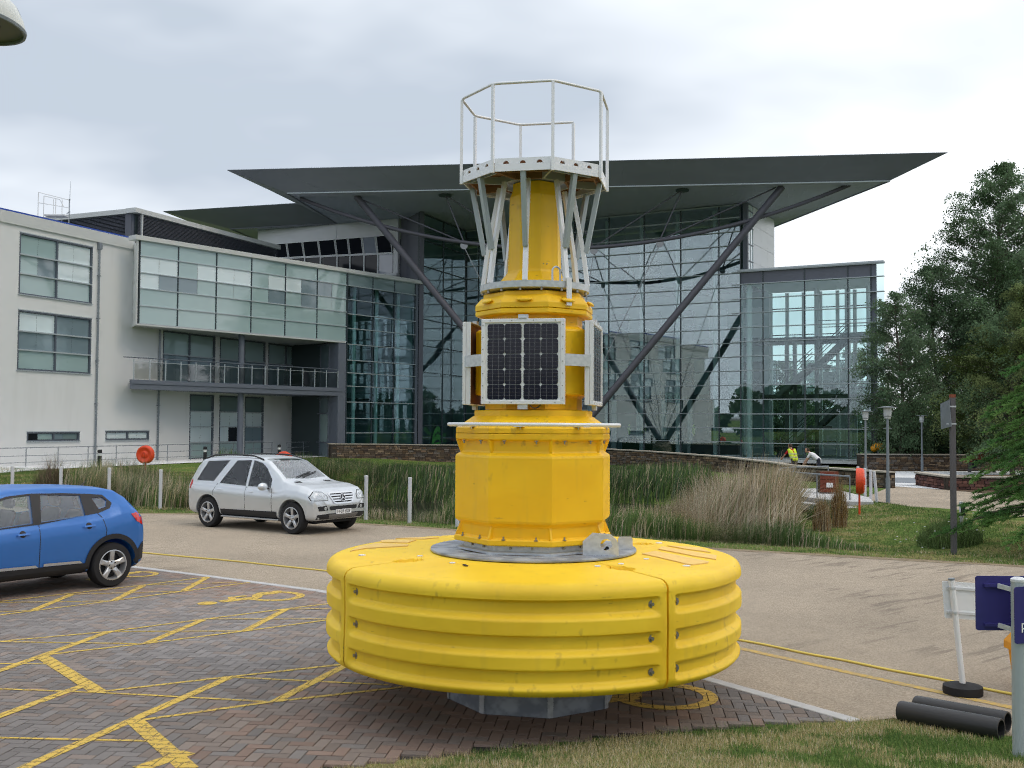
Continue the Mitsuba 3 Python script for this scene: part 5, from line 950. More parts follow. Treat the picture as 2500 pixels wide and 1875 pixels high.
obj('body', hull([A(x0 + dx, y0 + dy, z) for (dx, dy, z) in ((.03, .03, .02), (.9, .03, .02), (.9, .5, .02), (.03, .5, .02), (0, 0, .42), (.93, 0, .42), (.93, .55, .42), (0, .55, .42))]), 'bin_orange', gb)
obj('lid', hull([A(x0 + dx, y0 + dy, z) for (dx, dy, z) in ((-.03, -.03, .425), (.96, -.03, .425), (.96, .58, .425), (-.03, .58, .425), (-.03, -.03, .47), (.96, -.03, .47), (.08, .12, .66), (.85, .12, .66), (.85, .5, .66), (.08, .5, .66), (-.03, .58, .5), (.96, .58, .5))]), 'bin_orange', gb)
# dome lamp at the top-left corner
dl = thing('dome_lamp', 'pale dome street lamp at the top left, seen from below', 'street lamp'); c = A(-3.56, 6.6, 5.16)
R_ = unit(A(.985, 0, -.09)); U_ = unit(A(.09, -.0, .985)); N_ = np.cross(R_, U_)
dm = lambda pr_, n=40: fr(lathe(pr_, n), c, R_, -N_ * -1 if False else np.cross(U_, R_), U_)
obj('shade', dm([(.41, 0), (.405, .03), (.39, .07), (.35, .14), (.27, .21), (.16, .26), (.05, .28), (0, .282)]), 'dome_white', dl, smooth=True)
obj('rim', dm([(.40, -.018), (.415, -.018), (.418, 0), (.41, .006), (.40, .004), (.40, -.018)]), 'lamp_grey', dl); obj('diffuser', dm([(0, .012), (.39, .008), (.399, .001), (.396, .0)]), 'dome_under', dl); obj('catch', move(ball((0, 0, 0), .012, 6), *(c + R_ * .28 - N_ * -.28 * 0 - U_ * .022)), 'black_trim', dl)
obj('arm', pipe([c + U_ * .28, c + A(-.15, 0, .42), c + A(-.5, .05, .45), c + A(-.75, .08, .2)], .03, 8), 'lamp_grey', dl); obj('pole', tube((c[0] - .76, c[1] + .08, float(TZ(c[0] - .76, c[1])) - .1), (c[0] - .76, c[1] + .08, c[2] + .2), .055, 12), 'lamp_grey', dl)
yb = thing('yellow_buoy_float', 'small yellow-orange round object beside the glass corner', 'mooring float'); obj('float', join(ball((22.15, 63.6, 1.42), .34, 12, (1.15, .8, .7)), ball((21.85, 63.5, 1.3), .2, 8)), 'bin_orange', yb, smooth=True); obj('stand', tube((22.15, 63.6, 0), (22.15, 63.6, 1.2), .06, 8), 'lamp_grey', yb)
# ------------------------------------------------------------------ cars
mat('paint_silver', (.66, .69, .72), .26, .6, .55, clearcoat=1.0, clearcoat_gloss=.95); mat('paint_blue', (.024, .15, .49), .28, .6, .25, clearcoat=1.0, clearcoat_gloss=.95)
scene['m_screen_glass'] = {'type': 'thindielectric', 'int_ior': 2.5, 'specular_transmittance': {'type': 'rgb', 'value': [.55, .63, .6]}}; scene['m_car_glass'] = {'type': 'thindielectric', 'int_ior': 1.9, 'specular_transmittance': {'type': 'rgb', 'value': [.62, .68, .64]}}; scene['m_dark_glass'] = {'type': 'thindielectric', 'int_ior': 1.5, 'specular_transmittance': {'type': 'rgb', 'value': [.10, .09, .11]}}
mat('chrome', (.75, .76, .78), .15, .6, .9); mat('alloy', (.58, .59, .61), .3, .6, .7); mat('tyre', (.022, .022, .024), .75, .3); mat('lamp_red', (.55, .012, .012), .12, .7, clearcoat=1.0); mat('headlamp', (.55, .58, .60), .08, .8, .4, clearcoat=1.0); mat('cabin', (.045, .048, .052), .8, .2); mat('skid_grey', (.20, .195, .19), .5, .4, .3)
LT = [0, .05, .12, .22, .35, .5, .62, .72, .8, .87, .93, .97, 1]; LF = [.86, .94, .975, .988, .994, .998, 1, 1, .994, .985, .97, .955, .935]
class Car:
    def __init__(self, root, prof, place):
        self.root, self.p, self.M = root, {k: np.array(v, float) for k, v in prof.items()}, place
        X = self.p['x']; xs = np.unique(np.concatenate([np.linspace(X[0], X[-1], 84), X])); self.xs = xs; self.rings = [self.half(x) for x in xs]
    def g(self, k, x): return float(np.interp(x, self.p['x'], self.p[k]))
    def half(self, x, inset=0.0):
        zb, zt, be, ww, wt = (self.g(k, x) for k in ('zb', 'zt', 'belt', 'ww', 'wt')); be = min(be, zt - .035)
        ww -= inset; wt = max(wt - inset, .05); zt -= inset * .75; be = min(be, zt - .02); zb += inset
        lo = [(ww * f, zb + (be - zb) * t) for t, f in zip(LT, LF)]
        yb = ww * LF[-1]; up = [(yb + (wt - yb) * (u / .84) ** 1.15, be + (zt - be) * u) for u in (.14, .28, .42, .56, .7, .84)]
        up += [(wt * a, be + (zt - be) * b) for a, b in ((.975, .90), (.93, .94), (.85, .966), (.7, .984), (.45, .996), (0.0, 1.0))]
        return np.array([(0.0, zb)] + lo + up)
    def loft(self, xs, inset=0.0, zmin=None):
        R = []
        for x in xs:
            h = self.half(x, inset)
            if zmin is not None: h[:, 1] = np.maximum(h[:, 1], zmin - (0.0 if True else 0))
            R.append(np.vstack([h, (h[1:-1] * [-1, 1])[::-1]]))
        k = len(R[0]); v = np.array([(x, y, z) for x, r_ in zip(xs, R) for y, z in r_]); n = len(xs)
        i, j = np.meshgrid(np.arange(n - 1), np.arange(k), indexing='ij'); j2 = (j + 1) % k
        f = tri(np.stack([i * k + j, (i + 1) * k + j, (i + 1) * k + j2, i * k + j2], -1).reshape(-1, 4))
        c0, c1 = len(v), len(v) + 1; v = np.vstack([v, [[xs[0], 0, np.mean(R[0][:, 1])], [xs[-1], 0, np.mean(R[-1][:, 1])]]]); jj = np.arange(k); b = (n - 1) * k
        f = np.vstack([f, np.stack([jj * 0 + c0, jj, (jj + 1) % k], 1), np.stack([jj * 0 + c1, b + (jj + 1) % k, b + jj], 1)])
        return v, f
    def side(self, x, z):
        h = self.half(x)[1:]; return float(np.interp(z, h[:, 1], h[:, 0]))
    def topz(self, x, y):
        h = self.half(x)[13:]; return float(np.interp(abs(y), h[::-1, 0], h[::-1, 1]))
    def front(self, y, z, lo=3.0, rear=False):
        a, b = (lo, self.xs[-1]) if not rear else (lo, self.xs[0])
        for _ in range(24):
            m = (a + b) / 2
            if abs(y) <= self.side(m, z) and z <= self.topz(m, y) and z >= self.g('zb', m): a = m
            else: b = m
        return a
    def put(self, name, m, mtl, smooth=False, parent=None, **k): return obj(name, (self.M(np.asarray(m[0], float)), m[1]), mtl, parent or self.root, smooth, **k)
    def sidemap(self, poly, o, sgn, step=.12):
        v, f = self.grid(poly, step); w = np.array([(x, sgn * (self.side(x, z) + o), z) for x, z, _ in v]); return w, f
    def grid(self, poly, step):
        g = poly if isinstance(poly, (sg.Polygon, sg.MultiPolygon)) else sg.Polygon(poly); x0, y0, x1, y1 = g.bounds; ms = []
        for a in np.arange(x0, x1, step):
            for b in np.arange(y0, y1, step):
                q = g.intersection(sg.box(a, b, a + step, b + step))
                for e in getattr(q, 'geoms', [q]):
                    if isinstance(e, sg.Polygon) and e.area > 1e-7: ms.append(flat(e))
        return join(*ms)
    def frontmap(self, poly, o=.006, lo=3.0, step=.06):
        v, f = self.grid(poly, step); return np.array([(self.front(y, z, lo) + o, y, z) for y, z, _ in v]), f
    def topmap(self, poly, o, step=.1):
        v, f = self.grid(poly, step); return np.array([(x, y, self.topz(x, y) + o) for x, y, _ in v]), f
    def seam(self, pts, w=.010, o=.0015, sgn=-1): return self.sidemap(line(pts, w), o, sgn, .1)

def wheel(car, x, y, r, sgn, spokes, mtl):
    w = key('wheel', car.root); W = .225; ax = lambda m: (np.stack([x + m[0][:, 0], y + sgn * m[0][:, 2], r + m[0][:, 1]], 1), m[1])
    rr = r * .685
    car.put('tyre', ax(lathe([(rr * .98, -W / 2), (r * .93, -W / 2), (r * .985, -W / 2 + .03), (r, -W * .25), (r, W * .25), (r * .985, W / 2 - .03), (r * .93, W / 2), (rr * 1.02, W / 2 + .004), (rr * .98, W / 2 - .012), (rr * .98, -W / 2)], 44)), 'tyre', 30, w)
    rim = [lathe([(rr * .985, W / 2 - .014), (rr, W / 2 + .005), (rr * .94, W / 2 + .008), (rr * .9, W / 2 - .02), (rr * .86, W / 2 - .12)], 40), lathe([(0, W / 2 - .012), (.05, W / 2 - .014), (.078, W / 2 - .03), (.085, W / 2 - .08)], 24)]
    for k in range(spokes):
        a = 2 * math.pi * k / spokes + .31; c, s = math.cos(a), math.sin(a)
        pts = [(.05, -.036, W / 2 - .03), (.05, .036, W / 2 - .03), (rr * .93, -.030 - .012, W / 2 - .012), (rr * .93, .042, W / 2 - .012), (.05, -.03, W / 2 - .09), (.05, .03, W / 2 - .09), (rr * .93, -.03, W / 2 - .06), (rr * .93, .03, W / 2 - .06), (rr * .5, -.012, W / 2 - .004), (rr * .5, .012, W / 2 - .004)]
        rim.append(hull([(p * c - q * s, p * s + q * c, z) for p, q, z in pts]))
    car.put('rim', ax(join(*rim)), mtl, 30, w); car.put('brake_disc', ax(lathe([(0, W / 2 - .13), (rr * .93, W / 2 - .13)], 24)), 'black_trim', False, w)
    nuts = join(*[move(lathe([(0, W / 2 - .02), (.011, W / 2 - .02), (.011, W / 2 - .004), (0, W / 2 - .004)], 6), .052 * math.cos(a), .052 * math.sin(a), 0) for a in np.arange(5) * 2 * math.pi / 5])
    car.put('wheel_nut', ax(nuts), 'black_trim', False, w, kind='stuff')

def make_car(root, prof, pos, head, zg, spec):
    c, s = math.cos(math.radians(head)), math.sin(math.radians(head)); xr = spec['origin']
    M = lambda v: np.stack([pos[0] + (v[:, 0] - xr) * c - v[:, 1] * s, pos[1] + (v[:, 0] - xr) * s + v[:, 1] * c, v[:, 2] + zg], 1)
    car = Car(root, prof, M); H = spec['H']
    b = man(car.loft(car.xs))
    if b.volume() < 0: b = man((lambda m: (m[0], m[1][:, ::-1]))(car.loft(car.xs)))
    r = spec['r']
    for x in (spec['ra'], spec['fa']):
        for sg_ in (-1, 1):
            cy = manifold3d.Manifold.cylinder(.5, r + .055, r + .055, 48).rotate([90, 0, 0]).translate([x, sg_ * .55 + (.5 if sg_ > 0 else 0), r + .01]); b = b - cy
    cx = np.linspace(spec['cab'][0], spec['cab'][1], 40); cav = man(car.loft(cx, .075, .50))
    if cav.volume() < 0: m_ = car.loft(cx, .075, .50); cav = man((m_[0], m_[1][:, ::-1]))
    cav = cav ^ manifold3d.Manifold.cube([6, 3, 3]).translate([-.5, -1.5, .55]); b = b - cav
    for poly in spec['windows']:
        pr = man(prism(sg.Polygon(poly['p']), -1.4, 1.4)).rotate([90, 0, 0]); b = b - pr
    for poly in spec['screens']:
        b = b - man(prism(sg.Polygon(poly), spec['screen_z'], 2.4))
    car.put('body', mf(b), spec['paint'], 33)
    for w in spec['windows']:
        for sg_ in (-1, 1): car.put('window', car.sidemap(sg.Polygon(w['p']).buffer(.004), -.012, sg_), w['m'])
    for k, poly in enumerate(spec['screens']): car.put('windscreen' if k == 0 else 'rear_screen', car.topmap(sg.Polygon(poly).buffer(.004), -.010), 'screen_glass', True)
    for x in (spec['ra'], spec['fa']):
        for sg_ in (-1, 1): wheel(car, x, sg_ * spec['track'] / 2, r, sg_, 5, spec['alloy'])
    car.put('underbody', box(spec['ra'] - .5, spec['fa'] + .45, -.62, .62, .24, .5), 'black_rubber')
    for x, ys in spec['seats']:
        for y in ys:
            st = key('seat', root)
            car.put('cushion', cbox(x, x + .5, y - .25, y + .25, .5, .68, .05), 'cabin', 40, st); car.put('backrest', hull(np.vstack([cbox(x - .12, x + .04, y - .24, y + .24, .6, .7, .04)[0], cbox(x - .27, x - .13, y - .21, y + .21, 1.1, 1.2, .04)[0]])), 'cabin', 40, st); car.put('headrest', cbox(x - .30, x - .19, y - .13, y + .13, 1.22, H - .22, .04), 'cabin', 40, st)
    car.put('dashboard', hull(np.vstack([cbox(spec['dash'] - .1, spec['dash'] + .5, -.68, .68, .6, .93, .05)[0]])), 'cabin', 40)
    return car
# silver car
ml = thing('parked_car', 'silver estate-bodied off-roader parked at the road edge facing right', 'car')
P_ml = dict(x=[.14, .17, .23, .36, .53, .75, 1.2, 2.0, 2.5, 2.85, 3.2, 3.52, 3.7, 4.1, 4.40, 4.54, 4.61, 4.655, 4.67],
            zt=[.98, 1.15, 1.28, 1.52, 1.69, 1.745, 1.775, 1.785, 1.76, 1.685, 1.46, 1.23, 1.175, 1.135, 1.06, .985, .90, .78, .70],
            belt=[.92, 1.07, 1.1, 1.1, 1.09, 1.085, 1.07, 1.04, 1.02, 1.01, 1.0, 1.02, 1.06, 1.04, .97, .90, .80, .72, .64],
            zb=[.52, .42, .36, .32, .32, .32, .32, .32, .32, .32, .32, .32, .32, .32, .32, .33, .36, .42, .48],
            ww=[.74, .84, .90, .935, .95, .955, .955, .95, .95, .95, .95, .95, .955, .95, .925, .87, .79, .69, .60],
            wt=[.70, .74, .74, .72, .71, .70, .69, .685, .68, .68, .72, .79, .83, .83, .80, .76, .70, .62, .54])
dg = 'dark_glass'
W_ml = [dict(p=[(1.36, 1.10), (1.78, 1.66), (2.28, 1.68), (2.30, 1.06)], m=dg), dict(p=[(2.37, 1.06), (2.36, 1.68), (2.66, 1.62), (2.86, 1.50), (3.12, 1.24), (3.16, 1.05)], m=dg), dict(p=[(.50, 1.14), (.74, 1.62), (1.52, 1.66), (1.14, 1.14)], m=dg)]
ML = make_car(ml, P_ml, (-5.80, 26.15), -34, .02, dict(origin=2.46, H=1.78, r=.375, ra=1.0, fa=3.915, cab=(.5, 3.35), windows=W_ml, screens=[[(2.66, -.54), (2.66, .54), (3.45, .66), (3.5, 0), (3.45, -.66)]], screen_z=1.0, paint='paint_silver', alloy='alloy', track=1.66, seats=[(2.2, (-.4, .4)), (1.35, (-.4, .4))], dash=3.05))
for sg_ in (-1, 1):
    for p in ([(1.22, .5), (1.2, .9), (1.3, 1.09)], [(2.33, .36), (2.33, 1.05)], [(3.26, .36), (3.25, .9), (3.2, 1.04)]): ML.put('door_seam', ML.seam(p, .012, .0035, sg_), 'black_trim')
    ML.put('side_strip', ML.sidemap(line([(1.55, .70), (3.2, .68)], .045), .008, sg_), 'paint_silver'); ML.put('sill', ML.sidemap([(1.48, .322), (3.42, .322), (3.42, .50), (1.48, .48)], .014, sg_, .03), 'black_trim')
    ML.put('running_board', cbox(1.45, 3.45, sg_ * .80 - .12, sg_ * .80 + .12, .28, .32, .012), 'alloy')
    for x, z in ((1.34, .955), (2.42, .935)): hb = ML.side(x + .1, z); ML.put('door_handle', hull([(x, sg_ * (hb + .002), z), (x + .2, sg_ * (hb + .002), z - .01), (x + .02, sg_ * (hb + .045), z + .005), (x + .18, sg_ * (hb + .045), z - .005), (x + .02, sg_ * (hb + .03), z + .03), (x + .18, sg_ * (hb + .03), z + .02)]), 'chrome')
    ML.put('mirror', move(ball((0, 0, 0), 1, 12, (.085, .14, .095)), 3.08, sg_ * 1.06, 1.08), 'paint_silver', True); ML.put('mirror_arm', beam((3.1, sg_ * .90, 1.03), (3.08, sg_ * 1.0, 1.05), .06, .04), 'black_trim')
    ML.put('roof_rail', pipe([(x, sg_ * (.62 if .7 < x < 2.55 else .64), ML.topz(x, .62) + (.05 if .75 < x < 2.5 else .012)) for x in (.58, .72, .85, 1.3, 1.8, 2.3, 2.5, 2.65)], .02, 8), 'black_trim', True)
    for xa in (1.0, 3.915): ML.put('arch_lip', (lambda g_: ML.sidemap(g_, .006, sg_, .08))(sg.Point(xa, .385).buffer(.47, 24).difference(sg.Point(xa, .385).buffer(.435, 24)).intersection(sg.box(xa - 1, .36, xa + 1, 2))), 'paint_silver', True)
    hl = key('headlight', ml); hp = sg.Polygon([(sg_ * .50, .80), (sg_ * .885, .80), (sg_ * .90, .88), (sg_ * .80, 1.0), (sg_ * .60, .99), (sg_ * .50, .90)])
    ML.put('lens', ML.frontmap(hp, .008), 'headlamp', True, hl)
    for y_, z_, r_ in ((.60, .90, .058), (.74, .905, .062)): ML.put('reflector', (lambda v, f: (v, f))(*ML.frontmap(sg.Point(sg_ * y_, z_).buffer(r_, 12).difference(sg.Point(sg_ * y_, z_).buffer(r_ * .6, 12)), .013, 3.0, .05)), 'chrome', False, hl)
    ML.put('lens_edge', ML.frontmap(hp.buffer(.008).difference(hp.buffer(-.004)), .011), 'black_trim', False, hl)
    ML.put('fog_lamp', ML.frontmap(sg.Polygon([(sg_ * .50, .57), (sg_ * .76, .555), (sg_ * .79, .66), (sg_ * .56, .68)]), .008), 'black_trim'); ML.put('fog_lens', ML.frontmap(sg.Point(sg_ * .60, .615).buffer(.04, 12), .014), 'headlamp')
    ML.put('tail_light', ML.sidemap([(.17, .92), (.32, .94), (.38, 1.06), (.32, 1.16), (.19, 1.16)], .008, sg_), 'lamp_red')
    ML.put('bonnet_vent', ML.topmap([(3.62, sg_ * .38), (3.64, sg_ * .60), (3.74, sg_ * .60), (3.74, sg_ * .40)], .006), 'black_trim')
    ML.put('wiper', pipe([(3.47, sg_ * .1 - .25, ML.topz(3.47, .2) + .03), (3.38, sg_ * .1 + .05, ML.topz(3.38, .1) + .02), (3.3, sg_ * .1 + .38, ML.topz(3.3, .4) + .02)], .012, 6), 'black_trim')
gr = key('grille', ml); gp = sg.Polygon([(-.42, .93), (-.30, .735), (-.2, .72), (.2, .72), (.30, .735), (.42, .93), (.36, .965), (-.36, .965)])
ML.put('surround', ML.frontmap(gp.buffer(.02).difference(gp.buffer(-.018)), .014), 'chrome', False, gr); ML.put('mesh', ML.frontmap(gp, .008), 'black_trim', False, gr)
for z_ in (.785, .845, .905): ML.put('slat', ML.frontmap(gp.buffer(-.02).intersection(sg.box(-1, z_ - .016, 1, z_ + .016)), .018), 'chrome', False, gr)
st_ = unary_union([sg.Point(0, .845).buffer(.088, 24).difference(sg.Point(0, .845).buffer(.074, 24))] + [sg.Polygon([(math.sin(a) * .08, .845 + math.cos(a) * .08), (math.sin(a + 2.1) * .016, .845 + math.cos(a + 2.1) * .016), (math.sin(a - 2.1) * .016, .845 + math.cos(a - 2.1) * .016)]) for a in (0, 2 * math.pi / 3, 4 * math.pi / 3)])
ML.put('star_disc', ML.frontmap(sg.Point(0, .845).buffer(.09, 24), .024), 'black_trim', False, gr); ML.put('star_emblem', ML.frontmap(st_, .030), 'chrome', False, gr)
ML.put('bumper_slot', ML.frontmap(sg.Polygon([(-.46, .60), (-.42, .565), (.42, .565), (.46, .60), (.46, .655), (-.46, .655)]), .008), 'black_trim'); ML.put('lower_bumper', ML.frontmap(sg.Polygon([(-.80, .36), (.80, .36), (.80, .47), (.5, .49), (-.5, .49), (-.80, .47)]), .010), 'black_trim'); ML.put('skid_plate', ML.frontmap(sg.Polygon([(-.45, .37), (.45, .37), (.5, .47), (-.5, .47)]), .018), 'skid_grey')
npl = key('number_plate', ml); xf = ML.front(0, .52) + .022; ML.put('plate', box(xf - .012, xf, -.26, .26, .465, .575), 'white_paint', False, npl)
for k, ch_ in enumerate('FF07 KUF'):
    if ch_ == ' ': continue
    tm = meshkit.text_mesh(ch_, .075, .004); v = np.array(tm.vertices); wd = v[:, 0].max() + v[:, 0].min(); v = np.stack([xf + .001 + v[:, 2], (v[:, 0] - wd / 2) * .95 + (k - 3.5 - .15 * (k > 4) + .15 * (k < 4)) * .0585, .485 + v[:, 1]], 1); ML.put('lettering', (v, tm.faces), 'black_trim', False, npl)
# blue car
bc = thing('parked_car', 'bright blue hatchback with black sills parked in the bay at the left edge', 'car')
P_b = dict(x=[.14, .17, .22, .32, .46, .63, .82, 1.2, 1.8, 2.3, 2.7, 3.05, 3.38, 3.6, 3.9, 4.1, 4.22, 4.29, 4.31],
           zt=[.84, 1.0, 1.12, 1.23, 1.39, 1.50, 1.545, 1.575, 1.60, 1.585, 1.525, 1.36, 1.12, 1.04, .97, .90, .82, .70, .62],
           belt=[.78, .95, 1.06, 1.14, 1.18, 1.17, 1.12, 1.07, 1.04, 1.01, .985, .965, .96, .95, .90, .83, .74, .64, .57],
           zb=[.48, .38, .31, .27, .26, .26, .26, .26, .26, .26, .26, .26, .26, .26, .26, .27, .30, .36, .40],
           ww=[.66, .76, .82, .865, .885, .89, .89, .885, .885, .885, .885, .885, .89, .885, .86, .81, .75, .66, .58],
           wt=[.62, .66, .68, .68, .66, .645, .635, .63, .625, .62, .63, .68, .76, .77, .75, .71, .65, .58, .5])
cg = 'car_glass'
W_b = [dict(p=[(.86, 1.25), (.98, 1.22), (1.05, 1.385), (.88, 1.40), (.82, 1.34)], m=cg), dict(p=[(1.22, 1.13), (1.24, 1.44), (1.86, 1.475), (1.93, 1.08)], m=cg), dict(p=[(2.06, 1.07), (2.02, 1.475), (2.35, 1.45), (2.68, 1.35), (3.12, 1.06), (3.1, 1.0)], m=cg)]
QB = make_car(bc, P_b, (-6.91, 17.02), -127, .034, dict(origin=.78, H=1.6, r=.345, ra=.78, fa=3.41, cab=(.42, 3.2), windows=W_b, screens=[[(2.62, -.50), (2.62, .50), (3.32, .62), (3.36, 0), (3.32, -.62)], [(.38, -.5), (.38, .5), (.6, .46), (.6, -.46)]], screen_z=.95, paint='paint_blue', alloy='alloy', track=1.54, seats=[(2.05, (-.37, .37)), (1.3, (-.37, .37))], dash=2.9))
blk = sg.Polygon([(.74, 1.30), (.80, 1.22), (1.0, 1.16), (1.95, 1.05), (3.12, .985), (3.24, .98), (3.1, 1.10), (2.70, 1.38), (2.36, 1.475), (2.02, 1.50), (1.5, 1.485), (1.1, 1.455), (.86, 1.43)])
for w in W_b: blk = blk.difference(sg.Polygon(w['p']).buffer(.001))
for sg_ in (-1, 1):
    QB.put('window_surround', QB.sidemap(blk, .003, sg_, .09), 'black_trim')
    for p in ([(.92, .74), (.90, .9), (.96, 1.1), (1.02, 1.16)], [(1.98, .36), (1.97, 1.05)], [(3.05, .36), (3.08, .9), (3.1, .98)]): QB.put('door_seam', QB.seam(p, .011, .0035, sg_), 'black_trim')
    QB.put('sill', QB.sidemap([(1.24, .261), (2.96, .261), (2.98, .44), (1.20, .42)], .014, sg_, .03), 'black_trim')
    for a, b in ((1.30, 1.92), (2.0, 2.95)): QB.put('sill_strip', QB.sidemap([(a, .425), (b, .435), (b, .475), (a + .05, .465)], .022, sg_, .06), 'alloy')
    for xa in (.78, 3.41): QB.put('arch_trim', QB.sidemap(sg.Point(xa, .355).buffer(.475, 28).difference(sg.Point(xa, .355).buffer(.399, 28)).intersection(sg.box(xa - 1, .28, xa + 1, 2)), .014, sg_, .08), 'black_trim', True)
    for x, z in ((1.08, .97), (2.12, .92)): hb = QB.side(x + .1, z); QB.put('door_handle', hull([(x, sg_ * (hb + .002), z), (x + .22, sg_ * (hb + .002), z - .01), (x + .02, sg_ * (hb + .042), z + .004), (x + .2, sg_ * (hb + .042), z - .006), (x + .02, sg_ * (hb + .03), z + .03), (x + .2, sg_ * (hb + .03), z + .02)]), 'paint_blue'); QB.put('handle_recess', QB.sidemap(sg.Point(x + .11, z + .01).buffer(.05, 14), .002, sg_), 'black_trim')
    QB.put('mirror', move(ball((0, 0, 0), 1, 12, (.10, .14, .085)), 3.02, sg_ * 1.0, 1.03), 'paint_blue', True); QB.put('mirror_base', move(ball((0, 0, 0), 1, 10, (.095, .125, .05)), 3.03, sg_ * .99, .965), 'black_trim', True)
    QB.put('tail_light', QB.sidemap([(.185, .96), (.2, 1.11), (.26, 1.15), (.47, 1.12), (.37, 1.0), (.24, .93)], .008, sg_, .06), 'lamp_red', True)
    QB.put('bumper_corner', QB.sidemap([(.15, .40), (.42, .36), (.34, .56), (.24, .66), (.15, .68)], .010, sg_, .07), 'black_trim', True)
QB.put('roof_aerial', tube((.82, 0, 1.55), (.72, 0, 1.62), .012, 6, .005), 'black_trim'); QB.put('rear_bumper', (lambda v, f: (np.array([(QB.front(y, z, 1.0, True) - .010, y, z) for y, z, _ in v]), f))(*QB.grid(sg.box(-.7, .40, .7, .62), .08)), 'black_trim')
# ------------------------------------------------------------------ trees
def leaves(P, size, col, seed, up=.5, droop=0.0, aspect=.55):
    r = np.random.default_rng(seed); n = len(P); nrm = r.normal(size=(n, 3)); nrm[:, 2] += up; nrm /= np.linalg.norm(nrm, axis=1, keepdims=True)
    a = np.cross(nrm, r.normal(size=(n, 3)) + [0, 0, -droop * 3]); a /= np.linalg.norm(a, axis=1, keepdims=True) + 1e-9; b = np.cross(nrm, a); s = (size * r.uniform(.65, 1.35, n))[:, None]
    if droop: a, b = b, a
    v = np.stack([P - a * s * .5, P + b * s * aspect * .5, P + a * s * .5, P - b * s * aspect * .5], 1).reshape(-1, 3)
    k = np.arange(n)[:, None] * 4; f = np.concatenate([k + [0, 1, 2], k + [0, 2, 3]], 1).reshape(-1, 3); return (v, f), np.repeat(col, 4, 0)
def tree(pos, H, env, label, n_limb, n_leaf, size, cols, seed, z0=.12, droop=.3, name='tree', group=None, lean=(0, 0), trunk=.16):
    """env: (relative height, radius) table of the crown's outline"""
    r = np.random.default_rng(seed); t = thing(name, label, 'tree', group); p0 = A(*pos, float(TZ(*pos)) - .1); n_leaf = int(n_leaf * 1.75); size *= .75; eu, er = zip(*env)
    tp = lambda u: p0 + A(lean[0] * u + .25 * math.sin(u * 5 + seed), lean[1] * u + .2 * math.sin(u * 4 + 2 * seed), H * u)
    us = np.linspace(0, .97, 14); wood = [pipe([tp(u) for u in us], [max(trunk * (1 - u) ** .8, .015) for u in us], 8)]; limbs, P, C = [], [], []
    n_limb = int(n_limb * 1.5); per = n_leaf // n_limb
    for k in range(n_limb):
        u = z0 + (1 - z0) * (k + r.random()) / n_limb; u = min(u ** .9, .985); az = k * 2.4 + r.normal(0, .5)
        R = np.interp(u, eu, er) * r.uniform(.6, 1.28); ub = max(u - R * r.uniform(.35, .8) / H, z0 * .6); s = tp(ub); d = A(math.cos(az), math.sin(az), 0)
        e = tp(u) + d * R; c = (s + e) / 2 + A(0, 0, .12 * R); q = bez(s, c, e + A(0, 0, -droop * .25 * R), 8)
        limbs.append(pipe(q, np.linspace(max(.035 * trunk / .16 * (1 - u) + .02, .015), .008, 8), 5))
        tone = np.array(cols[r.integers(len(cols))]) * r.uniform(.75, 1.3); m = int(per * (.5 + R / max(er)))
        nt = 9 + int(R * 5); w = r.beta(2.2, 1.2, nt); base = np.array([q[min(int(x * 7), 6)] * (1 - (x * 7) % 1) + q[min(int(x * 7) + 1, 7)] * ((x * 7) % 1) for x in w]); td = r.normal(size=(nt, 3)) * [1, 1, .45] + d * .5; td /= np.linalg.norm(td, axis=1, keepdims=True); tl = r.uniform(.35, .75, nt) * (.5 + .35 * R)
        i = r.integers(nt, size=m); f = r.random(m); pt = base[i] + td[i] * (tl[i] * f)[:, None] - np.outer((f ** 2) * tl[i] * droop * 1.6, [0, 0, 1]) + r.normal(0, .10, (m, 3)); P.append(pt); C.append(tone[None] * r.uniform(.7, 1.35, (m, 1)))
        if k % 3 == 0:
            for x in range(0, nt, 2): limbs.append(pipe([base[x], base[x] + td[x] * tl[x] - A(0, 0, droop * tl[x])], .007, 3))
    obj('trunk', wood[0], 'bark', t, smooth=True); obj('limbs', join(*limbs), 'bark', t, kind='stuff')
    m, c = leaves(np.vstack(P), size, np.vstack(C), seed + 1, .5, droop * .6); obj('crown', m, 'leaf', t, color=c, kind='stuff'); return t
GA, GB, GC, OL = (.15, .23, .125), (.18, .265, .16), (.115, .185, .105), (.19, .24, .10)
tree((23.2, 62.9), 10.9, [(0, .6), (.15, 1.7), (.4, 2.4), (.7, 2.2), (.9, 1.4), (1, .4)], 'slender birch beside the glass corner, leftmost of the trees', 60, 17000, .16, [GA, GB, GC], 31, droop=.55)
tree((27.2, 67.5), 13.3, [(0, .6), (.15, 2.4), (.4, 3.3), (.7, 3.2), (.9, 2.2), (1, .6)], 'birch second from the glass block, behind the stone wall', 75, 23000, .18, [GA, GB, GC], 32, droop=.45)
tree((31.2, 68.0), 20.2, [(0, .6), (.12, 2.4), (.35, 4.1), (.6, 4.3), (.8, 4.1), (.93, 2.3), (1, .4)], 'tallest feathery birch at the right, its top above all other trees', 130, 52000, .19, [GA, GB, (.07, .12, .055)], 33, droop=.5, lean=(.8, 0), trunk=.22)
tree((26.9, 57.0), 10.6, [(0, .5), (.1, 2.2), (.4, 3.4), (.7, 3.0), (.9, 1.7), (1, .4)], 'olive-green round tree at the right edge in front of the tall birch', 90, 38000, .16, [OL, (.06, .085, .025), GA], 34, droop=.35, lean=(1.2, 0))
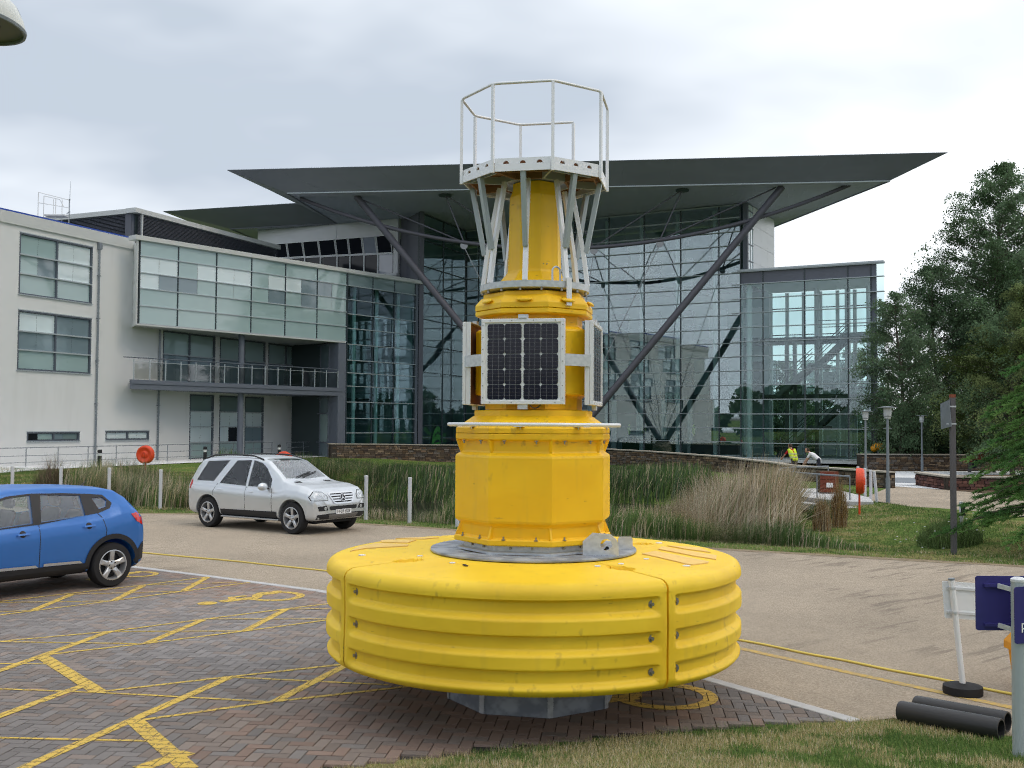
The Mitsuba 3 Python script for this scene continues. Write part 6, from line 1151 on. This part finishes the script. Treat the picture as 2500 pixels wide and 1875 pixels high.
tree((34, 72), 15, [(0, .5), (.12, 2.5), (.4, 4.0), (.7, 3.6), (.9, 2), (1, .4)], 'dark broad tree at the right edge behind the tall birch', 80, 24000, .24, [GC, GA], 35, droop=.3)
for k, (x, y, h, lab) in enumerate(((24.6, 65.0, 4.2, 'dark bushy shrub at the left end of the straight stone wall'), (27.2, 64.9, 4.8, 'dark bushy shrub behind the middle of the straight stone wall'), (30.2, 65.6, 4.6, 'dark bushy shrub at the right end of the straight stone wall, behind the sign post'))):
    tree((x, y), h, [(0, 1.1), (.2, 1.9), (.6, 1.9), (.9, 1.1), (1, .4)], lab, 46, 13000, .17, [GC, GA, (.035, .07, .04)], 40 + k, z0=.02, name='shrub', droop=.3)
for k, (x, y, h, lab) in enumerate(((22.6, 88, 8.2, 'green tree seen through the glass stair block, nearer its left side'), (29.5, 90, 9.4, 'green tree seen through the glass stair block, nearest its corner'), (18.6, 92, 8.0, 'green tree seen through the left edge of the glass stair block'), (26.0, 92, 8.4, 'green tree seen through the middle of the glass stair block'))):
    tree((x, y), h, [(0, .8), (.15, 2.6), (.45, 3.4), (.75, 2.8), (1, .5)], lab, 46, 11000, .3, [GA, GC, GB], 50 + k, droop=.25)
# the belt of trees round the campus, beyond the sides of the view: it shows in the glass
r = np.random.default_rng(91); P, C = [], []
for az in list(np.arange(100, 298, 3.4)) + list(np.arange(52, 100, 5)):
    d = r.uniform(95, 125); h = r.uniform(7, 12); c = A(math.sin(math.radians(az)) * d, math.cos(math.radians(az)) * d, h * .52); n = 1500; q = r.normal(size=(n, 3)); q /= np.linalg.norm(q, axis=1, keepdims=True); q *= (r.random((n, 1)) ** .4) * [h * .48, h * .48, h * .52]; P.append(q + c); C.append(np.array([GA, GC][r.integers(2)])[None] * r.uniform(.6, 1.2, (n, 1)))
m, c = leaves(np.vstack(P), 1.2, np.vstack(C), 92); obj('far_trees', m, 'leaf', color=c, kind='stuff', label='distant belt of trees round the grounds, mirrored in the glass', cat='trees')
# conifer reaching in from the right
cf = thing('conifer', 'bright green conifer with drooping feathery branches at the right edge', 'tree'); r = np.random.default_rng(77); base = A(12.35, 22.0, float(TZ(12.35, 22.0)) - .1)
obj('trunk', pipe([base, base + A(.03, 0, 3), base + A(-.02, .02, 6.6)], [.13, .08, .015], 8), 'bark', cf, smooth=True); wood, nv, nc = [], [], []
for k in range(250):
    z = .55 + 5.7 * ((k + r.random()) / 250) ** 1.1; R = max(3.3 * (1 - (z - .55) / 6.6) ** .75, .25) * r.uniform(.66, 1.06); az = k * 2.39996 + r.normal(0, .2)
    d = A(math.cos(az), math.sin(az), 0); s = base + A(0, 0, z); q = bez(s, s + d * R * .55 + A(0, 0, .16 * R + .12), s + d * R + A(0, 0, -.10 * R), 9); wood.append(pipe(q, np.linspace(.022, .005, 9), 4)); tn = np.array([(.12, .235, .07), (.155, .275, .085), (.085, .185, .06)][k % 3]) * r.uniform(.8, 1.25)
    for _ in range(int(13 + 15 * R / 3)):
        x = r.beta(2.0, 1.1); i = min(int(x * 8), 7); b = q[i] * (1 - (x * 8 - i)) + q[i + 1] * (x * 8 - i); sd = np.cross(d, Z3) * r.choice([-1, 1]); L_ = (.18 + .30 * r.random()) * (1.2 - .5 * x); e = b + unit(d * .75 + sd * r.uniform(.3, 1.0) + A(0, 0, r.uniform(-.15, .25))) * L_ - A(0, 0, .22 * L_)
        n = 40; f = r.random(n)[:, None]; pt = b + (e - b) * f - np.outer(.12 * L_ * f[:, 0] ** 2, [0, 0, 1]); dr_ = r.normal(size=(n, 3)) * [1, 1, .8] + unit(e - b) * 1.0; dr_ /= np.linalg.norm(dr_, axis=1, keepdims=True); ln = r.uniform(.05, .10, (n, 1)); w = np.cross(dr_, r.normal(size=(n, 3))); w = w / np.linalg.norm(w, axis=1, keepdims=True) * .011
        nv.append(np.stack([pt - w, pt + w, pt + dr_ * ln], 1).reshape(-1, 3)); nc.append(np.repeat(tn[None] * r.uniform(.75, 1.3, (n, 1)) * (.8 + .5 * f), 3, 0))
nv = np.vstack(nv); obj('branches', join(*wood), 'bark', cf, kind='stuff'); obj('needles', (nv, np.arange(len(nv)).reshape(-1, 3)), 'leaf', cf, color=np.vstack(nc), kind='stuff')

# ------------------------------------------------------------------ people
mat('skin', (.48, .27, .19), .6, .3); mat('hair', (.045, .03, .022), .7, .3); mat('vest_yellow', (.62, .78, .04), .6, .3); mat('vest_band', (.5, .5, .42), .4, .4); mat('shirt_red', (.45, .02, .03), .8, .2); mat('shirt_white', (.74, .74, .76), .8, .2); mat('trousers', (.03, .034, .055), .8, .2)
def chain(bones, res=.035):
    """one smooth body from bones ((p, r), (q, s))"""
    m = manifold3d.Manifold()
    for (p, a), (q, b) in bones:
        m = m + manifold3d.Manifold.batch_hull([manifold3d.Manifold.sphere(a, 14).translate(list(map(float, p))), manifold3d.Manifold.sphere(b, 14).translate(list(map(float, q)))])
    v, f = mf(m.refine_to_length(res)); t = trimesh.Trimesh(v, f, process=True); trimesh.smoothing.filter_taubin(t, iterations=8); return np.array(t.vertices), np.array(t.faces)
def person(label, pos, yaw, lean, clothes, arm_l, arm_r, seat=False):
    """standing figure bent forward by LEAN degrees; local x right, y forward"""
    pk = thing('person', label, 'person'); z0 = pos[2]; c, s = math.cos(math.radians(yaw)), math.sin(math.radians(yaw)); M = lambda m: (np.stack([pos[0] + m[0][:, 0] * c - m[0][:, 1] * s, pos[1] + m[0][:, 0] * s + m[0][:, 1] * c, z0 + m[0][:, 2]], 1), m[1])
    hz = .95 if not seat else .52; L = math.radians(lean); up = A(0, math.sin(L), math.cos(L)); hip = A(0, -.12 * math.sin(L) * 2, hz); ch = hip + up * .36; sh = hip + up * .50; nk = hip + up * .58; hd = nk + unit(up + A(0, .25, .35)) * .17; J = lambda p: np.array(p)
    hx, sx = A(.095, 0, 0), A(.175, 0, 0)
    knee = lambda k: hip + k * hx + (A(0, .05, -.46) if not seat else A(k * .05, .42, -.02)); foot = lambda k: A(k * .1, .0, .08) if not seat else A(k * .14, .42, .06)
    legs = [((hip + k * hx, .095), (knee(k), .062)) for k in (-1, 1)] + [((knee(k), .062), (foot(k), .042)) for k in (-1, 1)] + [((foot(k), .045), (foot(k) + A(0, .16, -.03), .038)) for k in (-1, 1)] + [((hip - hx, .11), (hip + hx, .11))]
    torso = [((hip - hx * .7, .115), (ch - sx * .5, .125)), ((hip + hx * .7, .115), (ch + sx * .5, .125)), ((ch - sx * .5, .12), (sh - sx * .9, .075)), ((ch + sx * .5, .12), (sh + sx * .9, .075)), ((sh - sx, .07), (sh + sx, .07)), ((hip, .115), (ch, .13))]
    sl, el = [], []
    for k, a in ((-1, arm_l), (1, arm_r)):
        s0 = sh + k * sx; e0 = s0 + unit(A(*a[0])) * .29; h0 = e0 + unit(A(*a[1])) * .25; sl.append(((s0, .062), (s0 + (e0 - s0) * .8, .05))); el.append((e0, h0, s0))
    skin = [((nk - up * .05, .055), (nk + up * .06, .05)), ((hd, .093), (hd + A(0, .012, .03), .09)), ((hd - A(0, -.03, .06), .07), (hd, .085)), ((hd + A(0, .095, -.01), .016), (hd + A(0, .07, .03), .016))] + [((hd + A(k * .092, -.005, -.005), .018), (hd + A(k * .095, -.01, .02), .016)) for k in (-1, 1)] + [((hd, .09), (nk, .05)), ((nk, .05), (ch, .05))]
    for e0, h0, s0 in el:
        d = unit(h0 - e0); skin += [((s0, .04), (e0, .042)), ((e0, .042), (h0, .030)), ((h0, .032), (h0 + d * .07, .036))]
        sd = unit(np.cross(d, A(.3, .2, 1)))
        skin += [((h0 + d * .07 + sd * o, .012), (h0 + d * (.15 - abs(o) * .8) + sd * o * 1.3 + A(0, 0, -.02), .009)) for o in (-.027, -.009, .009, .027)] + [((h0 + d * .02 + sd * .03, .012), (h0 + d * .07 + sd * .065, .010))]
    obj('body', M(chain(skin, .03)), 'skin', pk, smooth=True); obj('trousers', M(chain(legs)), clothes[1], pk, smooth=True); obj('top', M(chain(torso + sl)), clothes[0], pk, smooth=True)
    obj('hair', M(chain([((hd + A(0, -.02, .035), .094), (hd + A(0, -.045, -.01), .088))], .03)), 'hair', pk, smooth=True)
    if len(clothes) > 2:
        vt = [((p, a + .014), (q, b + .014)) for (p, a), (q, b) in torso[:-2]]; obj('vest', M(chain(vt)), clothes[2], pk, smooth=True)
        for t in (.12, .3): o = hip + up * t; obj('reflective_band', M((lambda m: (m[0] * [1, .86, 1] + [0, o[1] * .14, 0], m[1]))(move(lathe([(.205 + .02 * (t > .2), -.024), (.208 + .02 * (t > .2), 0), (.205 + .02 * (t > .2), .024)], 24), *o))), 'vest_band', pk)
person('person in a lime hi-vis vest over a red top, bending over behind the stone wall', (14.25, 53.3, 0), 20, 28, ('shirt_red', 'trousers', 'vest_yellow'), ((-.45, .45, -.75), (-.1, .7, -.6)), ((.3, .6, -.7), (0, .7, -.6)))
person('person in a white T-shirt and pale trousers stooping to the left behind the stone wall', (15.3, 53.1, -.02), 62, 52, ('shirt_white', 'trousers'), ((-.1, .5, -.8), (0, .5, -.8)), ((.15, .5, -.8), (0, .5, -.8)))
person('person in a white top and dark trousers sitting behind the planter wall near the conifer', (27.0, 60.6, .25), 30, 10, ('shirt_white', 'trousers'), ((-.2, .5, -.8), (.1, .8, -.3)), ((.2, .5, -.8), (-.1, .8, -.3)), True)
bn = thing('bench', 'dark bench behind the planter wall with a person sitting on it', 'bench'); obj('seat', cbox(26.2, 27.9, 60.35, 60.8, .62, .68, .01), 'timber_red', bn)
for x in (26.35, 27.75): obj('leg', box(x - .03, x + .03, 60.42, 60.75, 0, .615), 'post_dark', bn)
obj('backrest', cbox(26.2, 27.9, 60.28, 60.33, .75, 1.1, .01), 'timber_red', bn)
